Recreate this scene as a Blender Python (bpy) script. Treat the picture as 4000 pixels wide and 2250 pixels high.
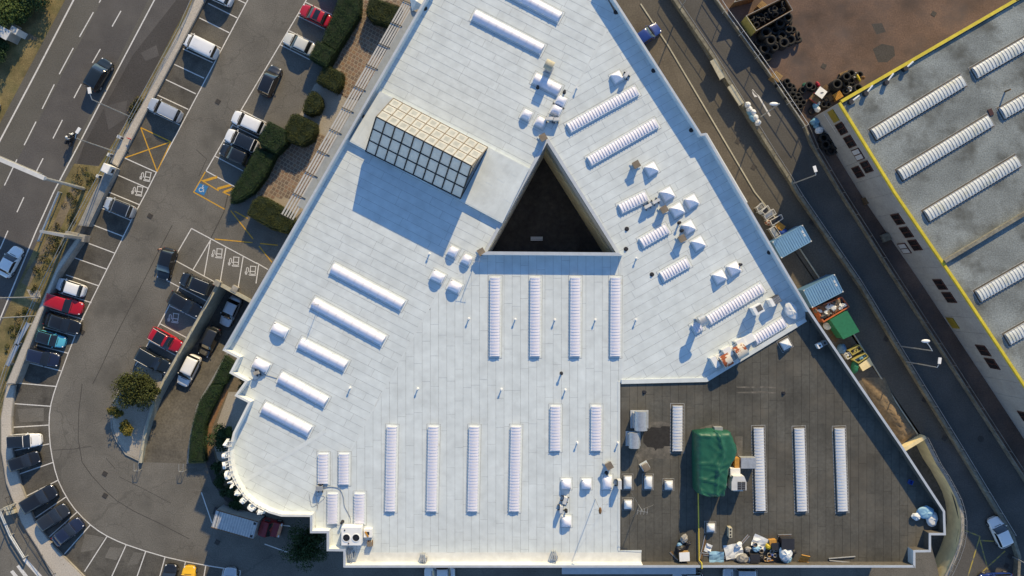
import bpy, bmesh, math, random
from mathutils import Vector, Matrix
from mathutils.geometry import tessellate_polygon
random.seed(7)
for o in list(bpy.data.objects): bpy.data.objects.remove(o)
SC = bpy.context.scene; COL = SC.collection

# ---------------------------------------------------------------- camera, sky, sun, exposure
H = 95.0
cd = bpy.data.cameras.new('camera'); cam = bpy.data.objects.new('camera', cd); COL.objects.link(cam)
cam.location = (0, 0, H); cam.rotation_euler = (0, 0, 0)
cd.sensor_width = 36.0; cd.lens = 36.0 * 2850 / 4000; cd.clip_end = 2000; cd.clip_start = 1
SC.camera = cam
SUN_EL, SUN_AZ = math.radians(25.5), math.radians(20.5)     # azimuth from +Y towards +X
wd = bpy.data.worlds.new('World'); SC.world = wd; wd.use_nodes = True
nt = wd.node_tree; bg = nt.nodes['Background']
sky = nt.nodes.new('ShaderNodeTexSky'); sky.sky_type = 'NISHITA'; sky.sun_disc = False
sky.sun_elevation = SUN_EL; sky.sun_rotation = SUN_AZ; sky.altitude = 50; sky.air_density = 1.0; sky.dust_density = 0.0; sky.ozone_density = 4.0
nt.links.new(sky.outputs[0], bg.inputs[0]); bg.inputs[1].default_value = 0.15
sl = bpy.data.lights.new('sun', 'SUN'); so = bpy.data.objects.new('sun', sl); COL.objects.link(so)
sl.energy = 4.3; sl.angle = math.radians(0.5); sl.color = (1.0, 0.775, 0.43)
sd = Vector((math.cos(SUN_EL) * math.sin(SUN_AZ), math.cos(SUN_EL) * math.cos(SUN_AZ), math.sin(SUN_EL)))
so.rotation_euler = sd.to_track_quat('Z', 'Y').to_euler(); so.location = sd * 150
SC.view_settings.view_transform = 'Standard'; SC.view_settings.look = 'None'
SC.view_settings.gamma = 1.0; SC.view_settings.exposure = 0.4; SC.view_settings.use_curve_mapping = False
SC.render.engine = 'CYCLES'

# ---------------------------------------------------------------- survey coordinates: picture of the site -> metres on the plan
SURV = {'a': (2600, 1950, 4.293), 'b': (2880, 0, 4.83), 'c': (2980, 250, 4.391), 'd': (2900, 760, 3.715), 'e': (3150, 1150, 3.864),
        'f': (2650, 1080, 3.864), 'g': (580, 930, 4.83), 'h': (820, 1680, 3.22), 'i': (0, 1950, 4.83), 'j': (0, 0, 6.44),
        'k': (2650, 350, 3.864), 'l': (220, 480, 5.682), 'm': (1300, 0, 4.83), 'n': (1000, 2000, 5.795)}
for _c in range(4):
    for _r in range(3): SURV['%d%d' % (_c, _r)] = (1000 * _c, 750 * _r, 1.932)
def P(k, *xy):
    ox, oy, s = SURV[k]
    r = [(ox + xy[i] / s, oy + xy[i + 1] / s) for i in range(0, len(xy), 2)]
    return r[0] if len(r) == 1 else r
def W(p, z=0.0):
    f = (H - z) / H / 30.0
    return Vector(((p[0] - 2000) * f, (1125 - p[1]) * f, z))
def W2(ps, z=0.0): return [(v.x, v.y) for v in (W(p, z) for p in ps)]
def ang(dx, dy): return math.atan2(-dy, dx)

# ---------------------------------------------------------------- materials
MATS = {}
def M(name, col, rough=.8, metal=0., var=.12, scale=1.5, bump=0., bscale=20., patch=0., pscale=.12, coat=0., spec=.4, col2=None, c2scale=.5, c2at=.55, c2w=.08, cracks=0., ckscale=.16, stretch=None, trans=0., rot=0.):
    if name in MATS: return MATS[name]
    m = bpy.data.materials.new(name); m.use_nodes = True; n = m.node_tree.nodes; l = m.node_tree.links
    b = n['Principled BSDF']; b.inputs['Roughness'].default_value = rough; b.inputs['Metallic'].default_value = metal
    b.inputs['Specular IOR Level'].default_value = spec; b.inputs['Coat Weight'].default_value = coat; b.inputs['Coat Roughness'].default_value = .06
    if trans: b.inputs['Transmission Weight'].default_value = trans
    g = n.new('ShaderNodeNewGeometry'); src = g.outputs['Position']
    if stretch:
        mp = n.new('ShaderNodeMapping'); mp.inputs['Scale'].default_value = stretch; mp.inputs['Rotation'].default_value = (0, 0, rot); mp.vector_type = 'TEXTURE' if False else 'POINT'
        l.new(src, mp.inputs[0]); src = mp.outputs[0]
    def noise(sc, det=5, rg=.6):
        t = n.new('ShaderNodeTexNoise'); t.inputs['Scale'].default_value = sc; t.inputs['Detail'].default_value = det; t.inputs['Roughness'].default_value = rg
        l.new(src, t.inputs['Vector']); return t.outputs['Fac']
    def mrange(s, a, c, lo, hi):
        r = n.new('ShaderNodeMapRange'); l.new(s, r.inputs[0])
        for k, v in zip((1, 2, 3, 4), (a, c, lo, hi)): r.inputs[k].default_value = v
        return r.outputs[0]
    def mix(fac, A, B, blend='MIX'):
        x = n.new('ShaderNodeMix'); x.data_type = 'RGBA'; x.blend_type = blend
        if isinstance(fac, float): x.inputs[0].default_value = fac
        else: l.new(fac, x.inputs[0])
        for i, v in ((6, A), (7, B)):
            if isinstance(v, tuple): x.inputs[i].default_value = (*v, 1)
            else: l.new(v, x.inputs[i])
        return x.outputs[2]
    c = mix(mrange(noise(scale), .3, .7, 0, 1), tuple(v * (1 - var) for v in col), tuple(min(1, v * (1 + var)) for v in col))
    if col2: c = mix(mrange(noise(c2scale), c2at - c2w, c2at + c2w, 0, 1), c, col2)
    if patch:
        v = mrange(noise(pscale, 3), .3, .7, 1 - patch, 1 + patch)
        k = n.new('ShaderNodeVectorMath'); k.operation = 'SCALE'; l.new(c, k.inputs[0]); l.new(v, k.inputs['Scale']); c = k.outputs[0]
    if cracks:
        t = n.new('ShaderNodeTexVoronoi'); t.feature = 'DISTANCE_TO_EDGE'; t.inputs['Scale'].default_value = ckscale
        wv = n.new('ShaderNodeTexNoise'); wv.inputs['Scale'].default_value = .7; l.new(src, wv.inputs['Vector'])
        ad = n.new('ShaderNodeVectorMath'); ad.operation = 'MULTIPLY_ADD'; l.new(wv.outputs['Color'], ad.inputs[0]); ad.inputs[1].default_value = (2.4, 2.4, 0); l.new(src, ad.inputs[2]); l.new(ad.outputs[0], t.inputs['Vector'])
        c = mix(mrange(t.outputs['Distance'], .004, .012, cracks, 0), c, tuple(v * .35 for v in col))
    l.new(c, b.inputs['Base Color'])
    if bump:
        bp = n.new('ShaderNodeBump'); bp.inputs['Strength'].default_value = bump; bp.inputs['Distance'].default_value = .05
        l.new(noise(bscale, 4), bp.inputs['Height']); l.new(bp.outputs[0], b.inputs['Normal'])
    MATS[name] = m; return m
M('asphalt_lot', (.142, .134, .117), .9, var=.28, scale=7, patch=.22, pscale=.16, bump=.25, bscale=12, col2=(.102, .097, .085), c2scale=.22, c2at=.66, c2w=.1, cracks=.28)
M('asphalt_road', (.088, .083, .08), .9, var=.28, scale=7, patch=.2, pscale=.1, bump=.25, bscale=12, col2=(.125, .117, .107), c2scale=.12, c2at=.6, c2w=.14)
M('asphalt_pale', (0.1106, 0.105, 0.09112), .9, var=.25, scale=7, patch=.15, bump=.25, bscale=12)
M('asphalt_bay', (0.09715, 0.091, 0.0782), .9, var=.3, scale=6, patch=.3, pscale=.3, bump=.25, bscale=12, col2=(0.0469, 0.0434, 0.03808), c2scale=.5, c2at=.64, c2w=.1, cracks=.2)
M('asphalt_patch', (0.0629, 0.05852, 0.05548), .9, var=.3, scale=6, patch=.2, bump=.2, bscale=12)
M('lane_brown', (0.1139, 0.098, 0.07616), .9, var=.22, scale=5, patch=.22, pscale=.25, bump=.2, bscale=12, cracks=.3)
M('sidewalk', (0.0938, 0.0854, 0.07072), .9, var=.22, scale=5, patch=.2, bump=.2, bscale=12)
M('side_road', (.088, .084, .077), .9, var=.22, scale=6, patch=.2, pscale=.2, bump=.2, bscale=12)
M('yard_brick', (.135, .088, .066), .9, var=.25, scale=5, patch=.35, pscale=.16, bump=.3, bscale=14, col2=(.09, .068, .06), c2scale=.25, c2at=.56, c2w=.12)
M('ramp_concrete', (.10, .094, .082), .9, var=.3, scale=4, patch=.25, pscale=.4, bump=.3, bscale=10)
M('dry_grass', (.21, .165, .075), .95, var=.4, scale=6, patch=.3, pscale=.3, bump=.8, bscale=9, col2=(.12, .11, .045), c2scale=.5, c2at=.52, c2w=.12)
M('dirt', (0.1716, 0.1394, 0.0935), .95, var=.25, scale=4, patch=.2, bump=.5, bscale=9)
M('sand', (0.2496, 0.1804, 0.1062), .95, var=.3, scale=3, patch=.35, pscale=.6, bump=.8, bscale=5, col2=(0.1248, 0.1025, 0.07225), c2scale=.6, c2at=.58, c2w=.12)
M('gravel_pale', (0.357, 0.3256, 0.276), .95, var=.25, scale=9, patch=.12, bump=.8, bscale=10)
M('planter_concrete', (.47, .43, .37), .95, var=.18, scale=6, patch=.12, bump=.6, bscale=9, col2=(0.21, 0.1785, 0.126), c2scale=2.5, c2at=.7, c2w=.05)
M('concrete', (0.306, 0.2904, 0.2576), .9, var=.18, scale=3, patch=.2, pscale=.5, bump=.2)
M('concrete_grey', (.24, .24, .23), .9, var=.15, scale=3, patch=.2, pscale=.5, bump=.2)
M('concrete_moss', (.20, .19, .15), .9, var=.3, scale=3, patch=.3, pscale=.6, bump=.3)
M('coping_cream', (0.442, 0.4136, 0.3128), .8, var=.15, scale=3, patch=.12)
M('wall_green_grey', (.30, .32, .28), .85, var=.12, scale=2, patch=.15, pscale=.5)
M('wall_tan', (.70, .60, .36), .85, var=.1, scale=1.5, patch=.12, pscale=.5)
M('paint_white', (.66, .65, .62), .75, var=.18, scale=6, col2=(.34, .32, .29), c2scale=4, c2at=.66, c2w=.08)
M('paint_yellow', (.60, .33, .03), .75, var=.2, scale=6, col2=(.28, .2, .09), c2scale=4, c2at=.64, c2w=.08)
M('paint_blue', (.03, .17, .38), .75, var=.15, scale=6)
M('paint_old_yellow', (.40, .32, .07), .8, var=.3, scale=4, col2=(.14, .13, .11), c2scale=2, c2at=.55, c2w=.1)
M('iron', (.05, .045, .04), .7, var=.3, scale=8, bump=.6, bscale=30)
for i, k in enumerate((1.0, .985, 1.012, .994)):
    M('roof_white_%d' % i, (.60 * k, .655 * k, .665 * k), .75, var=.07, scale=.8, patch=.06, pscale=.2, bump=.22, bscale=2.2, col2=(.53 * k, .575 * k, .58 * k), c2scale=.7, c2at=.68, c2w=.12)
M('roof_seam', (.34, .36, .37), .9, var=.3, scale=3)
M('roof_membrane', (.60, .65, .66), .7, var=.06, scale=1.0, patch=.05, bump=.12, bscale=3, col2=(.45, .44, .40), c2scale=.8, c2at=.7, c2w=.1)
M('roof_cream', (.66, .675, .655), .75, var=.08, scale=1.2, patch=.07, pscale=.4)
for i, k in enumerate((1.0, .94, 1.06, .97)):
    M('roof_dark_%d' % i, (.086 * k, .084 * k, .073 * k), .9, var=.16, scale=3, patch=.3, pscale=.22, bump=.3, bscale=7, col2=(.115, .105, .085), c2scale=.25, c2at=.62, c2w=.14)
M('roof_dark_seam', (.04, .035, .03), .95)
M('roof_dark_membrane', (.10, .09, .075), .9, var=.2, scale=2, patch=.2)
M('coping_grey', (.50, .54, .58), .5, var=.08, scale=1.5, metal=.2)
M('facade_main', (.50, .49, .45), .85, var=.1, scale=1, patch=.1)
M('polycarb', (.80, .79, .86), .45, var=.03, scale=3, spec=.5)
M('polycarb_dull', (.60, .63, .62), .4, var=.1, scale=2, spec=.5, col2=(.5, .5, .38), c2scale=.8, c2at=.62, c2w=.12)
M('polycarb_dark', (.70, .72, .74), .35, var=.06, scale=2, spec=.5)
M('curb_white', (.70, .73, .76), .6, var=.06)
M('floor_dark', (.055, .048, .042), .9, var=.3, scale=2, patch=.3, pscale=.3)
M('ledge_grey', (.30, .32, .33), .8, var=.1, scale=2, patch=.1)
M('tar_seam', (.06, .056, .05), .9, var=.3)
M('curb_grey', (.42, .44, .46), .6, var=.1)
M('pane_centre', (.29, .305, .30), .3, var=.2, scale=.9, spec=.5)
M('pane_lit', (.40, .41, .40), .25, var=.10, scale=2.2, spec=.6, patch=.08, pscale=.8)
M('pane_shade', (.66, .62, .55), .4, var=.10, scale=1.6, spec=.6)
M('frame_dark', (.025, .027, .03), .4, metal=.4)
M('frame_bronze', (.34, .27, .19), .4, metal=.4, var=.3)
M('metal_grey', (.40, .41, .41), .45, metal=.4, var=.1)
M('metal_pale', (.62, .62, .60), .5, metal=.1, var=.1)
M('metal_white', (.80, .80, .78), .45, var=.05)
M('metal_dark', (.04, .04, .045), .5, metal=.3)
M('galvanised', (.48, .50, .51), .45, metal=.5, var=.15, scale=3)
M('rust', (.26, .065, .022), .8, var=.3, scale=4, col2=(.62, .56, .46), c2scale=1.1, c2at=.46, c2w=.02)
M('rust_frame', (.17, .09, .035), .85, var=.4, scale=5)
M('slat_grey', (.46, .45, .43), .8, var=.12, scale=3)
M('fan_black', (.012, .012, .014), .5)
M('tar_dark', (.028, .026, .024), .85, var=.3, scale=3)
M('dust_pale', (.17, .155, .13), .95, var=.3, scale=2.5, col2=(.09, .085, .073), c2scale=1.2, c2at=.5, c2w=.15)
M('gravel_roof', (0.2211, 0.2464, 0.2441), .95, var=.32, scale=6, patch=.3, pscale=.16, bump=.7, bscale=9, col2=(0.1039, 0.1116, 0.1046), c2scale=.3, c2at=.58, c2w=.1)
M('facade_grey', (.34, .345, .34), .85, var=.1, scale=4, patch=.1, pscale=.5)
M('yellow_coping', (.62, .50, .04), .6, var=.12, scale=3, patch=.12, pscale=.6)
M('window_brown', (.07, .03, .025), .5, var=.2)
M('window_glass', (.02, .018, .02), .1, spec=.7)
M('window_pale', (.50, .53, .56), .3)
M('window_yellow', (.26, .20, .03), .4)
M('leaf_dark', (.018, .045, .014), .8, var=.6, scale=5, col2=(.035, .075, .02), c2scale=7, c2at=.55, c2w=.1)
M('leaf_olive', (.04, .052, .010), .8, var=.5, scale=5, col2=(.07, .075, .012), c2scale=7, c2at=.55, c2w=.1)
M('leaf_bright', (.06, .10, .02), .8, var=.5, scale=5, col2=(.10, .13, .03), c2scale=7, c2at=.55, c2w=.1)
M('leaf_yellow', (.21, .17, .03), .8, var=.5, scale=6, col2=(.10, .10, .02), c2scale=5, c2at=.5, c2w=.15)
M('leaf_core', (.012, .022, .008), .95)
M('bark', (.06, .045, .03), .95, var=.3, bump=.5)
for i, c in enumerate(((.23, .155, .11), (.19, .14, .105), (.27, .19, .135), (.17, .13, .10), (.25, .165, .105))):
    M('stone_%d' % i, c, .9, var=.22, scale=5, bump=.3, bscale=14)
M('mortar', (0.3588, 0.3034, 0.2295), .95, var=.15, scale=6)
M('terracotta', (0.234, 0.1353, 0.07225), .9, var=.2, scale=4, patch=.15, bump=.2)
M('rubber', (.013, .013, .0135), .75, var=.4, scale=4, spec=.35)
M('rubber_grey', (.022, .0215, .021), .8, var=.4, scale=4, spec=.3)
M('rim', (.42, .42, .43), .35, metal=.7)
M('wood', (0.323, 0.2112, 0.092), .85, var=.25, scale=4)
M('wood_orange', (0.4675, 0.2376, 0.046), .8, var=.2, scale=4)
M('wood_dark', (.16, .10, .05), .85, var=.3, scale=4)
M('cabin_dark', (.02, .02, .02), .7)
M('glass_dark', (.012, .014, .016), .06, spec=.8, coat=.6)
M('headlight', (.75, .77, .8), .12, spec=.8)
M('taillight', (.30, .012, .012), .2, spec=.7)
M('container_blue', (.16, .32, .52), .55, var=.08, scale=2, patch=.08)
M('container_blue_dark', (.09, .19, .32), .55, var=.1)
M('skip_orange', (.52, .15, .06), .7, var=.2, scale=3, col2=(.25, .08, .04), c2scale=1.5, c2at=.6, c2w=.08)
M('box_green', (.02, .16, .085), .6, var=.12, scale=3)
M('tarp_green', (.010, .088, .052), .5, var=.15, scale=2, spec=.5)
M('skip_yellow', (0.3825, 0.3344, 0.1012), .7, var=.2, scale=3)
M('bag_white', (.68, .70, .70), .55, var=.1, scale=4)
M('bag_blue', (.16, .33, .45), .5, var=.2, scale=4)
M('bag_black', (.018, .018, .02), .45)
M('cardboard', (.20, .165, .125), .9, var=.25)
M('yellow_pipe', (.62, .50, .06), .5, var=.15)
M('sheet_blue', (.22, .40, .55), .5, var=.15)
M('red_plastic', (.45, .02, .04), .5)
M('blue_plastic', (.02, .07, .32), .5)
M('yellow_plastic', (.65, .48, .03), .5)
M('skin', (.42, .22, .14), .6)
M('cloth_black', (.015, .015, .017), .9)
M('cloth_pink', (.50, .30, .25), .9)
M('cloth_brown', (.16, .08, .045), .9)
M('cloth_grey', (.30, .31, .33), .9)
M('hair_brown', (.05, .025, .012), .8)

# ---------------------------------------------------------------- mesh helpers
def obj(name, mesh, parent=None):
    o = bpy.data.objects.new(name, mesh); COL.objects.link(o)
    if parent is not None: o.parent = parent
    return o
def tag(o, label=None, cat=None, group=None, kind=None):
    if label: o['label'] = label
    if cat: o['category'] = cat
    if group: o['group'] = group
    if kind: o['kind'] = kind
    return o
def thing(name, loc, label, cat, group=None, rz=0.):
    o = obj(name, None); o.empty_display_size = .3; o.location = loc; o.rotation_euler = (0, 0, rz)
    return tag(o, label, cat, group)
def origin(o):
    v = Vector((0, 0, 0))
    while o is not None: v = v + o.location; o = o.parent
    return v
def mmat(m): return MATS[m] if isinstance(m, str) else m
class MB:
    def __init__(s): s.v = []; s.f = []; s.m = []; s.cur = 0
    def mat(s, i): s.cur = i; return s
    def face(s, pts):
        b = len(s.v); s.v += [Vector(p) for p in pts]; s.f.append(tuple(range(b, b + len(pts)))); s.m.append(s.cur); return s
    def add(s, vs, fs):
        b = len(s.v); s.v += [Vector(p) for p in vs]; s.f += [tuple(i + b for i in f) for f in fs]; s.m += [s.cur] * len(fs); return s
    def prism(s, poly, z0, z1, zt=None):
        n = len(poly); a = sum(poly[i][0] * poly[(i + 1) % n][1] - poly[(i + 1) % n][0] * poly[i][1] for i in range(n))
        if a < 0: poly = list(reversed(poly))
        vs = [(x, y, z0) for x, y in poly] + [(x, y, z1) for x, y in poly]
        fs = [tuple(reversed(range(n))), tuple(range(n, 2 * n))] + [(i, (i + 1) % n, n + (i + 1) % n, n + i) for i in range(n)]
        return s.add(vs, fs)
    def box(s, c, size, a=0., tilt=None):
        hx, hy, hz = size[0] / 2, size[1] / 2, size[2] / 2
        R = Matrix.Rotation(a, 3, 'Z')
        if tilt: R = R @ Matrix.Rotation(tilt[0], 3, 'X') @ Matrix.Rotation(tilt[1], 3, 'Y')
        vs = [Vector(c) + R @ Vector((x * hx, y * hy, z * hz)) for z in (-1, 1) for x, y in ((-1, -1), (1, -1), (1, 1), (-1, 1))]
        return s.add(vs, [(3, 2, 1, 0), (4, 5, 6, 7), (0, 1, 5, 4), (1, 2, 6, 5), (2, 3, 7, 6), (3, 0, 4, 7)])
    def cyl(s, p0, p1, r0, r1=None, n=12, caps=True):
        r1 = r0 if r1 is None else r1; p0 = Vector(p0); p1 = Vector(p1); d = (p1 - p0).normalized()
        u = d.orthogonal().normalized(); w = d.cross(u)
        vs = [p + (u * math.cos(2 * math.pi * i / n) + w * math.sin(2 * math.pi * i / n)) * r for p, r in ((p0, r0), (p1, r1)) for i in range(n)]
        fs = [(i, (i + 1) % n, n + (i + 1) % n, n + i) for i in range(n)]
        if caps: fs += [tuple(reversed(range(n))), tuple(range(n, 2 * n))]
        return s.add(vs, fs)
    def tube(s, pts, r, n=6):
        for a, b in zip(pts, pts[1:]): s.cyl(a, b, r, r, n)
        return s
    def lathe(s, c, prof, n=16, sx=1., sy=1.):
        c = Vector(c); k = len(prof)
        vs = [c + Vector((r * math.cos(2 * math.pi * i / n) * sx, r * math.sin(2 * math.pi * i / n) * sy, z)) for i in range(n) for r, z in prof]
        fs = [(i * k + j, ((i + 1) % n) * k + j, ((i + 1) % n) * k + j + 1, i * k + j + 1) for i in range(n) for j in range(k - 1)]
        return s.add(vs, fs)
    def grid(s, rows):
        n, k = len(rows), len(rows[0])
        return s.add([p for r in rows for p in r], [(i * k + j, (i + 1) * k + j, (i + 1) * k + j + 1, i * k + j + 1) for i in range(n - 1) for j in range(k - 1)])
    def blob(s, c, r, n=10, k=6, jit=.18, rnd=random, sq=.75):
        c = Vector(c); rows = []
        for j in range(k + 1):
            t = math.pi * j / k; row = []
            for i in range(n + 1):
                a = 2 * math.pi * (i % n) / n; q = 1 + (rnd.random() - .5) * 2 * jit if 0 < j < k and i < n else 1
                row.append(c + Vector((r[0] * math.sin(t) * math.cos(a) * q, r[1] * math.sin(t) * math.sin(a) * q, r[2] * math.cos(t) * q)))
            row[n] = row[0].copy(); rows.append(row)
        return s.grid(rows)
    def mesh(s, name, mats, off=Vector((0, 0, 0)), smooth=False):
        me = bpy.data.meshes.new(name); me.from_pydata([tuple(v - off) for v in s.v], [], s.f)
        for m in (mats if isinstance(mats, (list, tuple)) else [mats]): me.materials.append(mmat(m))
        me.polygons.foreach_set('material_index', s.m)
        if smooth: me.polygons.foreach_set('use_smooth', [True] * len(s.f))
        me.update(); return me
    def build(s, name, mats, parent=None, smooth=False, raw=False, org=None):
        if raw: off = Vector((0, 0, 0))
        elif parent is not None: off = origin(parent)
        elif org is not None: off = Vector(org)
        else:
            xs = [v.x for v in s.v]; ys = [v.y for v in s.v]; off = Vector(((min(xs) + max(xs)) / 2, (min(ys) + max(ys)) / 2, min(v.z for v in s.v)))
        o = obj(name, s.mesh(name, mats, off, smooth), parent)
        if parent is None and not raw: o.location = off
        return o
def ribbon(pts, w, off=0.):
    L, R = [], []; n = len(pts)
    for i in range(n):
        a = Vector(pts[max(i - 1, 0)]); b = Vector(pts[min(i + 1, n - 1)]); d = (b - a).normalized(); nn = Vector((-d.y, d.x)); p = Vector(pts[i])
        L.append(tuple(p + nn * (off + w / 2))); R.append(tuple(p + nn * (off - w / 2)))
    return L, R
def strip(mb, pts, w, z0, z1, off=0.):
    L, R = ribbon(pts, w, off)
    for i in range(len(pts) - 1): mb.prism([R[i], R[i + 1], L[i + 1], L[i]], z0, z1)
    return mb
def inset(poly, d):
    n = len(poly); a = sum(poly[i][0] * poly[(i + 1) % n][1] - poly[(i + 1) % n][0] * poly[i][1] for i in range(n)); sg = 1 if a > 0 else -1; out = []
    for i in range(n):
        p0, p1, p2 = (Vector(poly[k % n]) for k in (i - 1, i, i + 1)); d1 = (p1 - p0).normalized(); d2 = (p2 - p1).normalized()
        n1 = Vector((-d1.y, d1.x)) * sg; n2 = Vector((-d2.y, d2.x)) * sg; b = n1 + n2
        out.append(tuple(p1 + b * (d / max(.35, b.dot(n1)))))
    return out
def clip_half(poly, p, nrm):
    out = []; n = len(poly)
    for i in range(n):
        a, b = Vector(poly[i]), Vector(poly[(i + 1) % n]); da = (a - p).dot(nrm); db = (b - p).dot(nrm)
        if da >= 0: out.append(tuple(a))
        if da * db < 0: out.append(tuple(a + (b - a) * (da / (da - db))))
    return out
def area(poly): return abs(sum(poly[i][0] * poly[(i + 1) % len(poly)][1] - poly[(i + 1) % len(poly)][0] * poly[i][1] for i in range(len(poly)))) / 2 if len(poly) > 2 else 0
def dedupe(poly):
    out = []
    for p in poly:
        if not out or (Vector(p) - Vector(out[-1])).length > .004: out.append(p)
    if len(out) > 1 and (Vector(out[0]) - Vector(out[-1])).length <= .004: out.pop()
    return out
def flat(name, px, z, mat, parent=None, kind='structure', world=False):
    pts = px if world else W2(px, z); mb = MB(); n = len(pts)
    a = sum(pts[i][0] * pts[(i + 1) % n][1] - pts[(i + 1) % n][0] * pts[i][1] for i in range(n))
    mb.face([(x, y, z) for x, y in (pts if a > 0 else reversed(pts))]); o = mb.build(name, mat, parent)
    if parent is None: o['kind'] = kind
    return o
# ================================================================ GROUND
RL = P('01', 1660, 705, 1560, 880, 1450, 1075, 1340, 1270, 1240, 1449) + P('02', 1190, 110, 1135, 290, 1100, 440, 1082, 590)
RR = P('02', 1410, 600, 1435, 380, 1490, 150) + P('01', 1590, 1430, 1720, 1200, 1860, 960, 1930, 853)
SW_ = P('32', 1160, 390, 1215, 500, 1260, 590, 1320, 680, 1370, 770, 1410, 850, 1435, 930, 1447, 1010, 1447, 1100, 1430, 1190, 1400, 1280, 1350, 1390, 1300, 1480)
SE_HOLE = SW_ + [(3661, 2215), (3637, 2130), (3600, 2060), (3486, 1895), (3340, 1671), (3520, 1752)]
def ground():
    outer = [(-260, -200), (260, -200), (260, 200), (-260, 200)]
    loops = [outer, W2(RL + RR), W2(SE_HOLE)]
    L3 = [[Vector((x, y, 0)) for x, y in lp] for lp in loops]; tris = tessellate_polygon(L3); vs = [v for lp in L3 for v in lp]
    mb = MB(); fs = []
    for t in tris:
        a, b, c = (vs[i] for i in t); fs.append(tuple(t) if (b - a).cross(c - a).z > 0 else (t[0], t[2], t[1]))
    mb.add(vs, fs); o = mb.build('ground', 'asphalt_lot', org=(0, 0, 0)); o['kind'] = 'structure'; return o
GROUND = ground()
Z1, Z2, Z3, Z4 = .004, .008, .012, .016
ROAD = flat('road', [(306, -100), (800, -95), (752, 0), (510, 450), (393, 660), (345, 645), (290, 639), (228, 750), (147, 941), (80, 1090), (0, 1273), (-300, 1900), (-900, 1900), (-300, 1050), (0, 481)], Z1, 'asphalt_road')
flat('road_shoulder', P('00', 555, -60, 490, 0, 380, 210, 0, 930) + [(-300, 1050), (-200, 1130)] + P('00', 0, 1440, 240, 1010, 470, 560, 620, 290, 800, -60), Z2, 'asphalt_pale')
flat('road_shoulder', P('00', 1150, -60, 1195, -60, 640, 1010, 560, 1230, 440, 1449, 400, 1449, 600, 1020), Z2, 'asphalt_pale')
flat('lay_by', P('00', 1330, 0, 1440, 0, 1150, 570, 985, 870, 760, 1250, 580, 1235, 640, 1080, 1000, 420), Z2, 'asphalt_patch')
flat('verge', [(306, -100), (254, 0), (0, 481), (-300, 1050), (-900, 1050), (-900, -100)], Z2, 'dry_grass')
flat('verge', [(745, 0), (765, -8), (575, 362), (445, 611), (366, 750), (228, 1030), (155, 1195), (78, 1371), (26, 1500), (0, 1640), (-60, 1640), (0, 1273), (80, 1090), (147, 941), (228, 750), (290, 639), (345, 645), (385, 650), (510, 450)], Z3, 'dry_grass')
p = W2(P('01', 560, -20, 470, 170, 400, 330, 330, 470, 240, 600, 190, 700), Z4); L, R = ribbon(p, 1.1); flat('path', L + R[::-1], Z4, 'dirt', world=True)
flat('path', P('j', 330, 700, 500, 720, 760, 850, 950, 960, 900, 1010, 620, 990, 330, 850), Z4, 'dirt')
flat('path', P('01', 200, 735, 300, 745, 310, 800, 240, 810), Z4 + .004, 'gravel_pale')
# parking bays are older, darker tarmac
BAYW = flat('parking_bay', P('00', 1560, 0, 1860, 0, 1180, 1300, 1105, 1449) + P('01', 1100, 0, 990, 220, 805, 585, 600, 1000, 430, 1449, 130, 1449, 250, 1140, 430, 650, 650, 280, 790, 0) + P('00', 820, 1449, 1050, 880, 1290, 480), Z1, 'asphalt_bay')
BAYC = flat('parking_bay', P('02', 430, 0, 385, 150, 370, 310, 380, 470, 410, 640, 470, 800, 560, 940, 680, 1060, 810, 1150, 960, 1215, 1100, 1262, 1400, 1340, 1815, 1410, 1810, 1520, 700, 1520, 640, 1449, 420, 1240, 260, 1030, 180, 850, 100, 520, 85, 330, 115, 0), Z1, 'asphalt_bay')
BAYE = flat('parking_bay', P('10', 385, -5, 620, 120, 400, 480, 60, 960) + P('00', 1850, 1250, 1780, 1410, 1555, 1290, 1820, 830, 1932, 640), Z1, 'asphalt_lot')
LANE = flat('service_lane', [(2420, -60), (2500, -60)] + P('20', 970, 30, 1180, 350, 1830, 1449) + P('31', 240, 430, 650, 1080, 880, 1449) + P('32', 1130, 380, 1160, 385) + [(3300, 1640), (2900, 1000), (2300, -60)], Z1, 'lane_brown')
flat('sidewalk', [(2480, -60), (2610, -60)] + P('20', 1225, 0, 1500, 410, 1932, 1095) + P('31', 215, 0, 695, 700, 1145, 1449) + P('32', 1435, 470, 1700, 900, 1500, 900, 1160, 390, 890, 0) + P('31', 650, 1080, 240, 430) + P('20', 1830, 1449, 1180, 350, 970, 30), Z2, 'sidewalk')
SROAD = flat('side_road', [(2640, -60), (2770, -60)] + P('20', 1550, 0, 1932, 540) + P('30', 270, 940, 330, 1080, 545, 1449) + P('31', 930, 600, 1480, 1449) + P('32', 1932, 700, 1960, 760, 1960, 1500, 1900, 1500, 1890, 1300, 1700, 900, 1440, 470, 1155, 0) + P('31', 700, 700, 220, 0) + P('20', 1932, 1100, 1230, 0), Z1, 'side_road')
YARD = flat('yard', [(2790, -60)] + P('20', 1560, 0, 1932, 540) + P('30', 270, 940, 545, 1449) + P('31', 930, 600, 1480, 1449) + [P('32', 1932, 700)] + [(4400, 2500), (4400, -200), (2750, -200)], Z2, 'yard_brick')
flat('turning_area', P('32', 1160, 390, 1440, 470, 1700, 900, 1850, 1150, 1900, 1300, 1890, 1500, 1300, 1500, 1400, 1280, 1447, 1050, 1370, 770), Z3, 'side_road')
# wet and worn patches of the brick yard
for i, pp in enumerate((P('30', 790, 370, 860, 330, 950, 350, 960, 420, 900, 470, 830, 470), P('30', 780, 180, 860, 175, 890, 240, 820, 260))): flat('yard_stain', pp, Z3, 'asphalt_patch', parent=YARD)
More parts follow.
